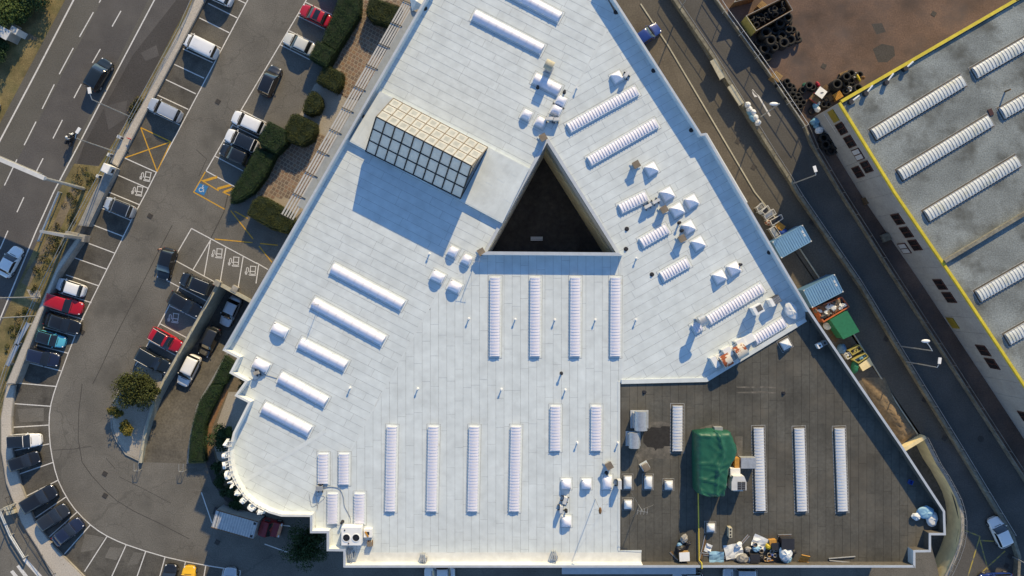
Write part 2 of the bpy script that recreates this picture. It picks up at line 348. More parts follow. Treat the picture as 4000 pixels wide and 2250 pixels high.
# ---- sand heap at the end of the service lane
def sand_heap():
    base = W2(P('32', 700, 20, 880, 20, 1120, 370, 1010, 460, 880, 290)); rnd = random.Random(4); mb = MB(); rows = []
    A = [Vector(p) for p in W2(P('31', 640, 1380) and [P('31', 700, 1400), P('32', 800, 160), P('32', 900, 300), P('32', 1005, 455)])]; B = [Vector(p) for p in W2([P('31', 880, 1400), P('32', 960, 130), P('32', 1040, 260), P('32', 1115, 375)])]
    for i in range(25):
        s = i / 24 * 3; k = min(int(s), 2); a = A[k].lerp(A[k + 1], s - k); b = B[k].lerp(B[k + 1], s - k)
        rows.append([Vector((*a.lerp(b, j / 12), .02 + (math.sin(math.pi * j / 12) ** .7) * math.sin(math.pi * i / 24) ** .5 * (.55 + .3 * rnd.random()))) for j in range(13)])
    o = mb.grid(rows).build('sand_heap', 'sand', smooth=True); tag(o, 'long low heap of orange sand between building and service lane', 'sand heap')
sand_heap()
# ---- down-ramp
def resample(pts, n):
    V = [Vector(p) for p in pts]; d = [0]
    for a, b in zip(V, V[1:]): d.append(d[-1] + (b - a).length)
    out = []
    for i in range(n):
        t = d[-1] * i / (n - 1); k = max(j for j in range(len(d)) if d[j] <= t + 1e-9); k = min(k, len(V) - 2)
        out.append(V[k].lerp(V[k + 1], (t - d[k]) / (d[k + 1] - d[k])))
    return out
def rampz(s): return -3.3 * min(1, s / .72) ** 1.15
def ramp():
    L = resample(W2(RL), 16)[::-1]; R = resample(W2(RR), 16); n = len(L); tun = Vector((.49, .87)) * 12
    L.append(L[-1] + tun); R.append(R[-1] + tun); zs = [rampz(i / (n - 1)) for i in range(n)] + [-3.3]
    mb = MB().grid([[Vector((*a, z)), Vector((*b, z))] for a, b, z in zip(L, R, zs)]); o = mb.build('ramp', 'ramp_concrete', org=(L[0].x, L[0].y, 0)); o['kind'] = 'structure'
    w = MB(); LL, RRb = ribbon([tuple(v) for v in L[:n]], .3, .15)
    for i in range(n - 1):
        z = min(zs[i], zs[i + 1]) - .2
        w.prism([LL[i], LL[i + 1], RRb[i + 1], RRb[i]], z, .38)
    w.face([(*L[n - 1], -3.6), (*L[n], -3.6), (*L[n], -.02), (*L[n - 1], -.02)])
    rw = tag(thing('retaining_wall', (L[8].x, L[8].y, 0), 'grey green retaining wall with cream coping beside the sunken ramp', 'wall'))
    w.build('wall_face', 'wall_green_grey', rw)
    c = MB(); strip(c, [tuple(v) for v in L[:n]], .36, .38, .46, .15); c.build('coping', 'coping_cream', rw)
    for i in range(1, n - 1, 2): MB().cyl((*(L[i] + Vector((-.1, 0))), .46), (*(L[i] + Vector((-.1, 0))), 1.05), .03, n=6).build('rail_post', 'metal_grey', rw)
    rl = MB(); rl.tube([(v.x - .1, v.y, 1.05) for v in L[:n]], .03); rl.build('handrail', 'metal_grey', rw)
    w = MB(); LL, RRb = ribbon([tuple(v) for v in R[:n]], .25, -.12)
    for i in range(n - 1): w.prism([LL[i], LL[i + 1], RRb[i + 1], RRb[i]], min(zs[i], zs[i + 1]) - .2, .12)
    w.face([(*R[n - 1], -3.6), (*R[n], -3.6), (*R[n], -.02), (*R[n - 1], -.02)]); w.face([(*L[n], -3.6), (*R[n], -3.6), (*R[n], -.02), (*L[n], -.02)])
    tag(w.build('retaining_wall', 'concrete_grey'), 'low concrete wall on the hedge side of the sunken ramp', 'wall')
    s = MB(); e0, e1 = L[n - 1], R[n - 1]; d = (e1 - e0).normalized(); nn = Vector((-d.y, d.x))
    s.prism([tuple(e0), tuple(e1), tuple(e1 + nn * .4), tuple(e0 + nn * .4)], -.5, .35)
    t = thing('ramp_portal', (*e0, 0), 'cream edge beam over the mouth of the sunken ramp', 'beam'); s.build('edge_beam', 'concrete_grey', t)
    c = MB(); c.prism([tuple(e0 - nn * .03), tuple(e1 - nn * .03), tuple(e1 + nn * .43), tuple(e0 + nn * .43)], .35, .43); c.build('coping', 'coping_cream', t)
    b = MB(); b.box((*(e0 + nn * .2 - d * .2), .45), (.8, .7, .9), math.atan2(d.y, d.x)); b.build('end_post', 'concrete', t)
    for k in (0, 1):     # steel frames at the foot
        q = P('02', 1055, 620) if k == 0 else P('02', 1390, 625); c0 = W(q); f = MB()
        for sx in (-.28, .28): f.cyl((c0.x + sx, c0.y - .4, 0), (c0.x + sx, c0.y - .4, .9), .03); f.tube([(c0.x + sx, c0.y - .4, .9), (c0.x + sx, c0.y + .6, .9)], .03)
        f.tube([(c0.x - .28, c0.y - .4, .9), (c0.x + .28, c0.y - .4, .9)], .03)
        tag(f.build('crash_barrier', 'metal_grey'), ('small grey tube barrier at the tip of the shrub island', 'small grey tube barrier at the foot of the curved hedge')[k], 'barrier')
    return L, R, zs
RAMP = ramp()
# ---- sunken curved ramp, south-east
def se_ramp():
    pts = W2(SW_, 0); fl = flat('basement_ramp', W2(SE_HOLE, 0), -2.6, 'ramp_concrete', world=True)
    t = thing('curved_wall', (pts[6][0], pts[6][1], 0), 'tall curved tan retaining wall round the sunken yard', 'wall')
    w = MB(); LL, RR_ = ribbon(pts, .3, .0); n = len(pts)
    for i in range(n - 1): w.prism([LL[i], LL[i + 1], RR_[i + 1], RR_[i]], -2.8, .55)
    w.build('wall_face', 'wall_tan', t)
    c = MB(); strip(c, pts, .4, .55, .62); c.build('coping', 'concrete', t)
    f = MB(); f.tube([(x, y, 1.5) for x, y in pts], .025, 5); f.tube([(x, y, 1.05) for x, y in pts], .015, 5); f.build('fence_rail', 'metal_grey', t)
    V = resample(pts, 24)
    for v in V: MB().cyl((v.x, v.y, .62), (v.x, v.y, 1.52), .025, n=6).build('fence_post', 'metal_grey', t)
    a, b = W(P('32', 1010, 480), .2), W(P('32', 1160, 390), .2); e = MB(); strip(e, [(a.x - 4, a.y - 2.6), (a.x, a.y), (b.x, b.y)], .45, -2.7, 1.1)
    tag(e.build('cross_wall', 'wall_tan'), 'straight tan cross wall ending the sand heap', 'wall')
    return t
se_ramp()

# ================================================================ MAIN BUILDING
RZ, PT = 9.9, 11.1
OUT = [(1709, -90), (870, 1368), (928, 1398), (897, 1457), (958, 1490), (917, 1546), (970, 1573), (911, 1690), (902, 1727), (890, 1761), (893, 1804), (904, 1854), (922, 1894), (953, 1941), (994, 1975), (1050, 2003), (1099, 2017), (1212, 2018),
       (1212, 2082), (1277, 2082), (1277, 2152), (1342, 2153), (1342, 2216), (3575, 2219), (3575, 2157), (3636, 2156), (3636, 2090), (3694, 2090), (3691, 1997), (3525, 1743), (3358, 1500), (3165, 1215), (3000, 936), (2758, 520), (2740, 523), (2345, -92)]
OW = W2(OUT, PT); IW = inset(OW, .11); NO = len(OW)
MAIN = thing('main_building', W((2150, 1350)), 'large white roofed building with a triangular courtyard in the middle', 'building')
def RP(*p): return W2(list(p), RZ)
CY = [(2137, 558), (1903, 984), (2406, 988)]           # courtyard corners: apex, left, right (roof level)
CW = RP(*CY)
SOUTHJ = RP((2505, 2205))[0]
regA = IW[0:18] + RP((1240, 1990), (1292, 1768), (1367, 1764), (1719, 1128), (1903, 984), (2137, 558), (2404, 56)) + [IW[35]]
regB = RP((2404, 56), (2137, 558), (2406, 988), (2427, 1010), (2430, 1495), (2761, 1488), (3000, 1343), (3146, 1252)) + [IW[31], IW[32], IW[33], IW[34], W2([(2425, 40)], PT)[0]]
regC = RP((1903, 984), (1719, 1128), (1367, 1764), (1292, 1768), (1240, 1990)) + IW[17:23] + RP((2505, 2200), (2505, 2155), (2418, 2152), (2418, 1496), (2430, 1495), (2427, 1010), (2406, 988))
regD = RP((2418, 1496), (2418, 2152), (2505, 2155), (2505, 2200)) + IW[23:32] + RP((3146, 1252), (3000, 1343), (2761, 1488), (2430, 1495))
def sheets(region, a, w, lo, hi, seed):
    rnd = random.Random(seed); u = Vector((math.cos(a), math.sin(a))); v = Vector((-u.y, u.x)); out = []
    us = [Vector(p).dot(u) for p in region]; vs = [Vector(p).dot(v) for p in region]; y = min(vs) - rnd.random() * w
    while y < max(vs):
        band = clip_half(clip_half(region, v * (y + .016), v), v * (y + w - .016), -v)
        if len(band) > 2:
            x = min(us) - rnd.uniform(0, hi)
            while x < max(us):
                ln = rnd.uniform(lo, hi); q = clip_half(clip_half(band, u * (x + .014), u), u * (x + ln - .014), -u); q = dedupe(q)
                if len(q) > 2 and area(q) > .12: out.append((q, rnd.randrange(4)))
                x += ln
        y += w
    return out
SH = []
for reg, a, sd_, base, mtl, seam in ((regA, ang(.889, .457), 1, 'roof_white_', 'roof_membrane', 'roof_seam'), (regB, ang(.87, -.49), 2, 'roof_white_', 'roof_membrane', 'roof_seam'), (regC, math.pi / 2, 3, 'roof_white_', 'roof_membrane', 'roof_seam'), (regD, math.pi / 2, 4, 'roof_dark_', 'roof_dark_membrane', 'roof_dark_seam')):
    deck = MB().prism(reg, RZ - .35, RZ - .006).build('roof_deck', seam, MAIN)
    SH += [(area(q), q, base + str(k), deck) for q, k in sheets(reg, a, .955, 3.2, 7.0, sd_)]
SH.sort(key=lambda s: -s[0])
for i, (ar, q, m, deck) in enumerate(SH[:300]):
    q2 = [(x, y) for x, y in q]; MB().prism(q2, RZ - .006, RZ + .008).build('roof_sheet', m, deck)
rest = {}
for ar, q, m, deck in SH[300:]: rest.setdefault((m[:9], deck.name), (MB(), deck, m[:-1]))[0].mat(int(m[-1])).prism(q, RZ - .006, RZ + .008)
for mb, deck, base in rest.values(): tag(mb.build('roof_sheets', [base + str(k) for k in range(4)], deck), kind='stuff')
# parapets: one mitred length per edge, metal coping on the dark wing
IN = inset(OW, .20); INC = inset(OW, .23); OUC = inset(OW, -.03)
for i in range(NO):
    j = (i + 1) % NO
    if i == NO - 1: continue
    dark = 24 <= i <= 30
    if i == 22:
        s = SOUTHJ[0]; y0, y1 = OW[i][1], IN[i][1]
        for (xa, xb, xc, xd), dk in (((OW[22][0], s, s, IN[22][0]), 0), ((s, OW[23][0], IN[23][0], s), 1)):
            q = [(xa, y0), (xb, y0), (xc, y1), (xd, y1)]
            MB().prism(q, RZ - .3, PT - .05).build('parapet', 'roof_dark_membrane' if dk else 'roof_cream', MAIN)
            MB().prism([(xa, y0 - .04), (xb, y0 - .04), (xc, y1 + .03), (xd, y1 + .03)], PT - .05, PT).build('coping', 'coping_grey', MAIN)
    else:
        q = [OW[i], OW[j], IN[j], IN[i]]
        MB().prism(q, RZ - .3, PT - .05).build('parapet', 'roof_dark_membrane' if dark else 'roof_cream' if 1 <= i <= 21 else 'roof_membrane', MAIN)
        q = [OUC[i], OUC[j], INC[j], INC[i]]; MB().prism(q, PT - .05, PT).build('coping', 'coping_grey' if (i > 22 or i == 0 or 17 <= i <= 22) else 'roof_cream', MAIN)
WI = inset(OW, .02); WJ = inset(OW, .19)
for i in range(NO - 1):
    j = i + 1; MB().prism([WI[i], WI[j], WJ[j], WJ[i]], -3.5, RZ - .32).build('wall', 'facade_main', MAIN)
    a, b = Vector(OW[i]), Vector(OW[j])
    if (b - a).length > 15:
        for k in range(int((b - a).length // 5)):
            d = (b - a).normalized(); c = a + d * (2.5 + 5 * k)
            for zz in (2.2, 6.4): MB().box((c.x, c.y, zz), (3.2, .08, 1.5), math.atan2(d.y, d.x)).build('window', 'window_glass', MAIN)
# eaves ledge on the north-west side and on the north-east side
def nw(px0, px1, o0, o1, z):   # band parallel to the NW parapet
    a, b = W(px0, PT), W(px1, PT); d = (b - a).to_2d().normalized(); n = Vector((d.y, -d.x)) if Vector((d.y, -d.x)).x < 0 else Vector((-d.y, d.x))
    return [tuple(a.to_2d() + n * o0), tuple(b.to_2d() + n * o0), tuple(b.to_2d() + n * o1), tuple(a.to_2d() + n * o1)], n, d
q, n_, d_ = nw((1630, 30), (1175, 815), .0, 1.1, 9.3); MB().prism(q, 9.0, 9.22).build('eaves_ledge', 'ledge_grey', MAIN)
qa, qb = W((2750, 515), 8.6), W((2915, 800), 8.6); MB().prism([tuple(W((2742, 522), PT).to_2d()), tuple(W((2912, 790), PT).to_2d()), (W((2921, 790), 8.8).x, W((2921, 790), 8.8).y), (W((2762, 520), 8.8).x, W((2762, 520), 8.8).y)], 8.6, 8.8).build('eaves_ledge', 'roof_cream', MAIN)
# canopy over the south entrance
a, b = W((2195, 2222), 7.6), W((2718, 2243), 7.6); MB().prism([(a.x, OW[22][1] + .1), (b.x, OW[22][1] + .1), (b.x, b.y), (a.x, b.y)], 7.4, 7.6).build('canopy', 'coping_grey', MAIN)
# courtyard
def courtyard():
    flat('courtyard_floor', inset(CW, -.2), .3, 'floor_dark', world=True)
    rim = inset(CW, -.38)
    for i, (z1, m) in enumerate(((RZ + .10, 'concrete'), (PT - .1, 'roof_membrane'), (RZ + .10, 'concrete'))):
        j = (i + 1) % 3; q = [CW[i], CW[j], rim[j], rim[i]]
        MB().prism(q, RZ - 2.6, z1).build('courtyard_wall', 'facade_main' if i != 1 else m, MAIN)
        MB().prism(q, 0.1, 5.6).build('courtyard_wall', 'wall_tan' if i == 2 else 'facade_main', MAIN)
        q2 = [tuple(Vector(CW[k]) + (Vector(rim[k]) - Vector(CW[k])) * .55) for k in (i, j)] + [rim[j], rim[i]]
        MB().prism(q2, 5.6, RZ - 2.6).build('ribbon_window', 'window_glass', MAIN)
        MB().prism([tuple(Vector(CW[k]) * 1.0) for k in (i, j)] + [rim[j], rim[i]], z1, z1 + .05).build('coping', 'coping_grey', MAIN)
    c = W((2096, 933), .4); mb = MB(); t = thing('bench', (c.x, c.y, .3), 'pale slatted bench at the foot of the dark courtyard', 'bench')
    for k in range(3): MB().box((c.x, c.y - .18 + .18 * k, .78), (1.55, .13, .05)).build('seat_slat', 'metal_pale', t)
    for s in (-.6, .6): MB().box((c.x + s, c.y, .52), (.08, .45, .44)).build('leg', 'metal_dark', t)
    rnd = random.Random(3); n = 0       # courtyard paving
    a, b_, c_ = (Vector(v) for v in CW); tiles = MB(); me = None
    x0, x1 = b_.x, c_.x; y0, y1 = b_.y, a.y; s = .62; pts = inset(CW, .35)
    yy = y0
    while yy < y1:
        xx = x0
        while xx < x1:
            q = [(xx, yy), (xx + s - .03, yy), (xx + s - .03, yy + s - .03), (xx, yy + s - .03)]; ok = True
            for k in range(3):
                p0, p1 = Vector(pts[k]), Vector(pts[(k + 1) % 3]); e = p1 - p0; nn = Vector((-e.y, e.x)); cen = Vector((sum(map(sum, [pts[0:0]])) if False else (pts[0][0] + pts[1][0] + pts[2][0]) / 3, (pts[0][1] + pts[1][1] + pts[2][1]) / 3))
                if nn.dot(cen - p0) < 0: nn = -nn
                q = clip_half(q, p0, nn)
                if len(q) < 3: ok = False; break
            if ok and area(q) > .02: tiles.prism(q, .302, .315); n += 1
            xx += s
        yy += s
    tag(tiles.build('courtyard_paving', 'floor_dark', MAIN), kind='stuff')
courtyard()
# raised roof platform round the glazed lantern
PZ = RZ + .5
plat = W2([(1484, 356), (1364, 552), (1962, 872), (2068, 658)], PZ)
pd = MB().prism(plat, RZ - .02, PZ - .008).build('roof_platform', 'roof_membrane', MAIN)
for q, k in sheets(inset(plat, .12), ang(-.52, .854), .955, 4, 8, 9): MB().prism(q, PZ - .008, PZ + .004).build('platform_sheet', 'roof_white_%d' % k, pd)
def lantern():
    base = [W(p, PZ) for p in ((1538, 386), (1430, 592), (1800, 776), (1906, 577))]   # NW, SW, SE, NE corners
    zr = RZ + 4.9; r0, r1 = W((1470, 456), zr), W((1842, 648), zr)
    lt = obj('lantern', None, MAIN); lt.location = (base[0] + base[2]) / 2 - MAIN.location; lt.location.z = PZ
    tag(lt, 'glazed ridge rooflight with cream lit panes and blue shaded panes')
    nw_, sw, se, ne = base; b2 = [v + Vector((0, 0, .25)) for v in base]
    MB().prism([v.to_2d()[:] for v in (nw_, sw, se, ne)], PZ, PZ + .25).build('curb', 'frame_dark', lt)
    fr = MB()
    def side(A, B, C, D, nu, nv, pm, fm, inv=False):   # A->B bottom, D->C top
        nrm = (B - A).cross(D - A).normalized()
        if nrm.z < 0 and abs(nrm.z) > .1: nrm = -nrm
        pt = lambda u, v: (A.lerp(B, u)).lerp(D.lerp(C, u), v)
        for i in range(nu):
            for j in range(nv):
                u0, u1, v0, v1 = i / nu + .004, (i + 1) / nu - .004, j / nv + .008, (j + 1) / nv - .008
                q = [pt(u0, v0), pt(u1, v0), pt(u1, v1), pt(u0, v1)]; c = sum(q, Vector()) / 4; mb = MB(); bow = nrm * .05
                mb.add([v for v in q] + [c + (v - c) * .55 + bow for v in q], [(0, 1, 5, 4), (1, 2, 6, 5), (2, 3, 7, 6), (3, 0, 4, 7)]); mb.mat(1).face([c + (v - c) * .55 + bow for v in q])
                mb.build('pane', [pm, 'pane_centre' if pm == 'pane_lit' else pm], lt)
        f = MB(); br = .085 if fm == 'frame_dark' else .042
        for i in range(nu + 1): f.tube([pt(i / nu, 0) + nrm * .03, pt(i / nu, 1) + nrm * .03], br, 4)
        for j in range(nv + 1): f.tube([pt(0, j / nv) + nrm * .03, pt(1, j / nv) + nrm * .03], br, 4)
        f.build('glazing_bars', fm, lt)
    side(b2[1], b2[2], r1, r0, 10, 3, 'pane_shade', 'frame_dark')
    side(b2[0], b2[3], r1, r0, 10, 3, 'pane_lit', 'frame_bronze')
    for A, B, C in ((b2[0], b2[1], r0), (b2[3], b2[2], r1)):
        MB().face([A, B, C]).build('gable_pane', 'window_glass', lt); f = MB(); f.tube([A, C, B, A], .06, 4); f.tube([A.lerp(B, .5), C], .04, 4); f.tube([A.lerp(C, .5), B.lerp(C, .5)], .04, 4); f.build('gable_frame', 'frame_dark', lt)
lantern()
# seams and valley strips
for a, b, w in (((1719, 1128), (1367, 1764), .16), ((2137, 545), (2404, 58), .2), ((2429, 1008), (2431, 1490), .3), (P('12', 525, 355), P('12', 0, 680), .45), (P('12', 0, 680), P('h', 420, 640), .45), ((1905, 992), (1722, 1126), .2)):
    A, B = W(a, RZ), W(b, RZ); s = MB(); strip(s, [(A.x, A.y), (B.x, B.y)], w, RZ + .009, RZ + .022); s.build('valley_strip', 'roof_membrane', MAIN)
A = [W(p, RZ) for p in ((2427, 1500), (2761, 1492), (3000, 1347), (3150, 1256))]; s = MB(); strip(s, [(v.x, v.y) for v in A], .5, RZ + .010, RZ + .2, .28); s.build('roof_upstand', 'roof_membrane', MAIN)
A = [W(p, RZ) for p in ((2418, 1490), (2418, 2150), (2506, 2153))]; s = MB(); strip(s, [(v.x, v.y) for v in A], .25, RZ + .010, RZ + .05); s.build('roof_upstand', 'roof_membrane', MAIN)
A = [W(p, RZ) for p in ((1345, 2190), (2505, 2190))]; s = MB(); s.prism([(A[0].x, A[0].y + .95), (A[1].x, A[1].y + .95), (A[1].x, A[1].y - .4), (A[0].x, A[0].y - .4)], RZ + .009, RZ + .02); s.build('roof_border', 'roof_cream', MAIN)

# ---- old repairs on the dark roof
flat('roof_stain', P('22', 1035, 290, 1120, 280, 1205, 300, 1215, 480, 1210, 570, 1080, 560, 960, 590, 930, 540, 985, 480, 1040, 420), RZ + .012, 'dust_pale', MAIN)
flat('roof_stain', P('22', 992, 345, 1035, 340, 1050, 325, 1120, 330, 1130, 318, 1195, 320, 1203, 400, 1197, 470, 1150, 468, 1140, 485, 1095, 488, 1085, 505, 1070, 480, 1020, 475, 990, 440), RZ + .016, 'tar_dark', MAIN)
flat('roof_stain', P('22', 1420, 330, 1530, 300, 1530, 360, 1415, 365), RZ + .012, 'dust_pale', MAIN)
flat('roof_stain', P('22', 1680, 395, 1740, 395, 1740, 520, 1720, 600, 1700, 520), RZ + .012, 'dust_pale', MAIN)
for y in (20, 60): flat('roof_stain', P('22', 1690, y, 1900, y - 6, 1990, y + 5, 1990, y + 12, 1700, y + 10), RZ + .012, 'dust_pale', MAIN)
# ---- rooflights
LIGHTN = [0]; PM = {}
def panel_mesh(w, pitch, rib, mt):
    k = (round(w, 2), round(pitch, 3), rib, mt)
    if k not in PM:
        mb = MB(); rise = .11 if rib else .24; N = 10; prof = ((0, 0), (.08, .0), (.2, .055), (.38, .055), (.5, .0), (.985, .0)) if rib else ((0, .03), (.04, .03), (.05, 0), (.985, 0))
        prof = ((0, .04), (.32, .04), (.44, .0), (.97, .0)) if rib else prof
        mb.grid([[Vector((f * pitch, -w / 2 + w * i / N, rise * (1 - (2 * i / N - 1) ** 2) + dz * (1 if 0 < i < N else .6) + .02)) for i in range(N + 1)][::-1] for f, dz in prof]); PM[k] = mb.mesh('panel', mt, smooth=False)
    return PM[k]
def rooflight(p0, p1, w=1.02, rib=True, z=RZ, parent=None, mt='polycarb', cm='curb_white', pitch=.36, name='rooflight', label=None):
    parent = parent or MAIN; a, b = W(p0, z + .3), W(p1, z + .3); L = (b - a).length; c = Vector((a.x, a.y, z)); r = math.atan2(b.y - a.y, b.x - a.x)
    mb = MB(); mb.box((L / 2, 0, .13), (L + .1, w + .12, .26)); mb.mat(1).box((L / 2, 0, .012), (L + .62, w + .62, .024)); mb.mat(2).box((L / 2, 0, .015), (L + .52, w + .52, .03)); o = obj(name, mb.mesh(name, [cm, 'roof_seam', 'roof_membrane' if cm == 'curb_white' else 'roof_dark_membrane']), parent)
    o.location = c - origin(parent); o.rotation_euler = (0, 0, r)
    if label: o['label'] = label
    n = max(2, round(L / pitch)); pitch = L / n; me = panel_mesh(w, pitch, rib, mt); e = MB(); rise = .11 if rib else .24
    for x in (0, L): e.add([(x, -w / 2 + w * i / 10, .0) for i in range(11)] + [(x, -w / 2 + w * i / 10, .015 + rise * (1 - (2 * i / 10 - 1) ** 2)) for i in range(11)], [(i, i + 1, 12 + i, 11 + i) for i in range(10)])
    for s in (-1, 1):
        for k in range(n + 1): e.box((k * pitch, s * (w / 2 + .07), .27), (.06, .1, .05))
    tag(e.build('end_plates', cm, o, raw=True), kind='stuff')
    if LIGHTN[0] + n <= 300 or parent is not MAIN:
        if parent is MAIN: LIGHTN[0] += n
        for k in range(n): q = obj('panel', me, o); q.location = (k * pitch, 0, .24)
    else:
        j = MB()
        for k in range(n): j.add([v.co + Vector((k * pitch, 0, .24)) for v in me.vertices], [tuple(f.vertices) for f in me.polygons])
        tag(j.build('panels', mt, o, raw=True), kind='stuff')
    return o
CX = [(1935, 1079, 1395), (2092, 1079, 1395), (2249, 1079, 1395), (2406, 1079, 1395), (1262, 1769, 1893), (1343, 1769, 1896), (1299, 1924, 2049), (1404, 1924, 2049), (2171, 1583, 1764), (2330, 1583, 1764)]
for x, y0, y1 in CX: rooflight((x, y0 + 6), (x - (y1 - y0) * .006, y1 - 4))
for x in (1528, 1690, 1850, 2013): rooflight((x + 3, 1668), (x - 4, 1997))
for a, b in (((2223, 499), (2487, 352)), ((2303, 629), (2564, 479)), ((2424, 815), (2525, 765)), ((2507, 949), (2606, 892)), ((2587, 1081), (2688, 1024)), ((2770, 1250), (2978, 1123)), ((2712, 1286), (2738, 1270)), ((2950, 1327), (3065, 1258))): rooflight(a, b)
for a, b in (((1990, -38), (2187, 66)), ((1852, 56), (2118, 192)), ((2088, 303), (2186, 352)), ((1297, 1047), (1572, 1193)), ((1222, 1182), (1497, 1332)), ((1171, 1339), (1349, 1430)), ((1092, 1474), (1272, 1572)), ((1028, 1592), (1208, 1686))): rooflight(a, b, 1.12, False, pitch=1.0)
for (a, b) in (((2648, 1587), (2647, 1762)), ((2965, 1673), (2973, 1995)), ((3124, 1675), (3135, 1997)), ((3282, 1675), (3294, 1997))): rooflight(a, b, mt='polycarb_dark', cm='curb_grey')
# ---- square dome and pyramid rooflights
def dome(p, sx, sy, a, pyr=False, cm='curb_white', hgt=.42, lift=0.):
    c = W(p, RZ + .35); o = obj('dome_rooflight', None, MAIN); o.location = Vector((c.x, c.y, RZ)) - MAIN.location; o.rotation_euler = (0, 0, a)
    mb = MB(); mb.box((0, 0, .17), (sx + .1, sy + .1, .34)); mb.mat(1).box((0, 0, .012), (sx + .5, sy + .5, .024)); mb.mat(2).box((0, 0, .016), (sx + .42, sy + .42, .032)); mb.build('curb', [cm, 'roof_seam', 'roof_membrane' if cm == 'curb_white' else 'roof_dark_membrane'], o, raw=True)
    if pyr:
        pm = MB(); rg = []
        for f, z in ((1., 0.), (.72, .34), (.42, .68), (.14, .96)): rg.append([Vector((x * sx / 2 * f, y * sy / 2 * f, .34 + z * hgt)) for x, y in ((-1, -1), (0, -1), (1, -1), (1, 0), (1, 1), (0, 1), (-1, 1), (-1, 0), (-1, -1))])
        pm.grid(rg); pm.face(rg[-1][:-1]); pm.build('dome', 'polycarb' if cm == 'curb_white' else 'polycarb_dark', o, raw=True); return
    N = 8; rows = []
    for i in range(N + 1):
        row = []
        for j in range(N + 1):
            u, v = 2 * i / N - 1, 2 * j / N - 1; h = (1 - max(abs(u), abs(v))) ** .9 * 1.15 if pyr else ((1 - u * u) * (1 - v * v)) ** .45
            row.append(Vector((u * sx / 2, v * sy / 2, .34 + h * hgt)))
        rows.append(row)
    MB().grid(rows[::-1] if False else rows).build('dome', 'polycarb' if cm == 'curb_white' else 'polycarb_dark', o, smooth=not pyr, raw=True)
aA, aB = ang(.889, .457), ang(.87, -.49)
for q in (P('20', 110, 865), P('20', 215, 920), P('20', 335, 830), P('20', 370, 760), P('11', 1485, 450), P('11', 1590, 510)): dome(q, 1.0, 1.0, aA)
for q, s in ((P('20', 795, 580), 1.05), (P('20', 1055, 1275), 1.15), (P('21', 1175, 15), 1.2), (P('21', 1360, 70), 1.15), (P('21', 1250, 135), 1.2), (P('21', 1335, 265), 1.15), (P('21', 1410, 388), 1.15), (P('21', 1680, 578), 1.15), (P('21', 1570, 640), 1.15)): dome(q, s, s, aB, True, hgt=.6)
for q in (P('11', 1370, 640), P('11', 1500, 715)): dome(q, 1.4, 1.05, aA, hgt=.5)
for q in (P('11', 175, 1045), P('11', 35, 1310)): dome(q, 1.75, 1.05, aA, hgt=.5)
for q, sx, sy in ((P('22', 410, 758), 1.0, 1.0), (P('22', 563, 758), 1.0, 1.0), (P('22', 720, 745), 1.0, 1.45), (P('22', 412, 1040), 1.0, 1.1)): dome(q, sx, sy, 0)
for q, sx, sy in ((P('22', 875, 745), .85, 1.4), (P('22', 1030, 745), .85, 1.4), (P('22', 1185, 765), .85, .95), (P('22', 877, 912), .85, .95), (P('22', 1502, 1087), .85, .9)): dome(q, sx, sy, 0, False, 'curb_grey')
dome(P('31', 137, 1150), 1.0, 1.0, aB, True, 'curb_grey', .6)
# ---- pipes and cowls fixed to the roof
def pipe(p, h, r, m, top=None):
    c = W(p, RZ + h); mb = MB().cyl((c.x, c.y, RZ), (c.x, c.y, RZ + h), r, n=10); mb.cyl((c.x, c.y, RZ), (c.x, c.y, RZ + .08), r * 2.2, r * 1.6, n=10)
    o = mb.build('vent_pipe', m, MAIN)
    if top: MB().cyl((c.x, c.y, RZ + h), (c.x, c.y, RZ + h + .1), r * 1.7, r * 1.4, n=10).build('pipe_cap', top, o)
for q in (P('21', 943, 500), P('21', 940, 966), P('21', 325, 966), P('21', 632, 966), P('21', 25, 962), P('11', 1305, 465), P('11', 1648, 526), P('11', 1605, 957), P('12', 705, 32), P('12', 1218, 38), P('12', 1852, 43), P('22', 405, 47), P('22', 495, 447), P('22', 803, 448), P('20', 490, 660)): pipe(q, .45, .07, 'metal_white', 'metal_white')
for q in (P('21', 1268, 230), P('21', 1288, 290), P('21', 1730, 548), P('20', 195, 652), P('20', 397, 688), P('21', 375, 1372), P('12', 645, 1050), P('22', 410, 964), P('22', 716, 678)): pipe(q, .6, .10, 'metal_dark', 'metal_dark')
for q in (P('21', 868, 278), P('21', 862, 430), P('21', 1058, 622), P('22', 1000, 62), P('32', 120, 70), P('20', 1070, 530), P('20', 785, 88), P('20', 1355, 980), P('31', 13, 455), P('31', 315, 920), P('10', 800, 872), P('10', 1275, 60)): pipe(q, .18, .13, 'metal_dark')
for q in (P('20', 235, 1035), P('20', 940, 1240), P('21', 1150, 130), P('21', 1287, 350), P('11', 1700, 452), P('22', 735, 620), P('22', 1012, 632)):
    c = W(q, RZ + 1.0); o = MB().box((c.x, c.y, RZ + .42), (.62, .62, .84), aB).build('chimney', 'concrete', MAIN)
    MB().box((c.x, c.y, RZ + .93), (.8, .8, .1), aB).build('chimney_cap', 'cardboard', o); MB().box((c.x, c.y, RZ + .1), (.95, .95, .05), aB).build('chimney_base', 'roof_membrane', o)
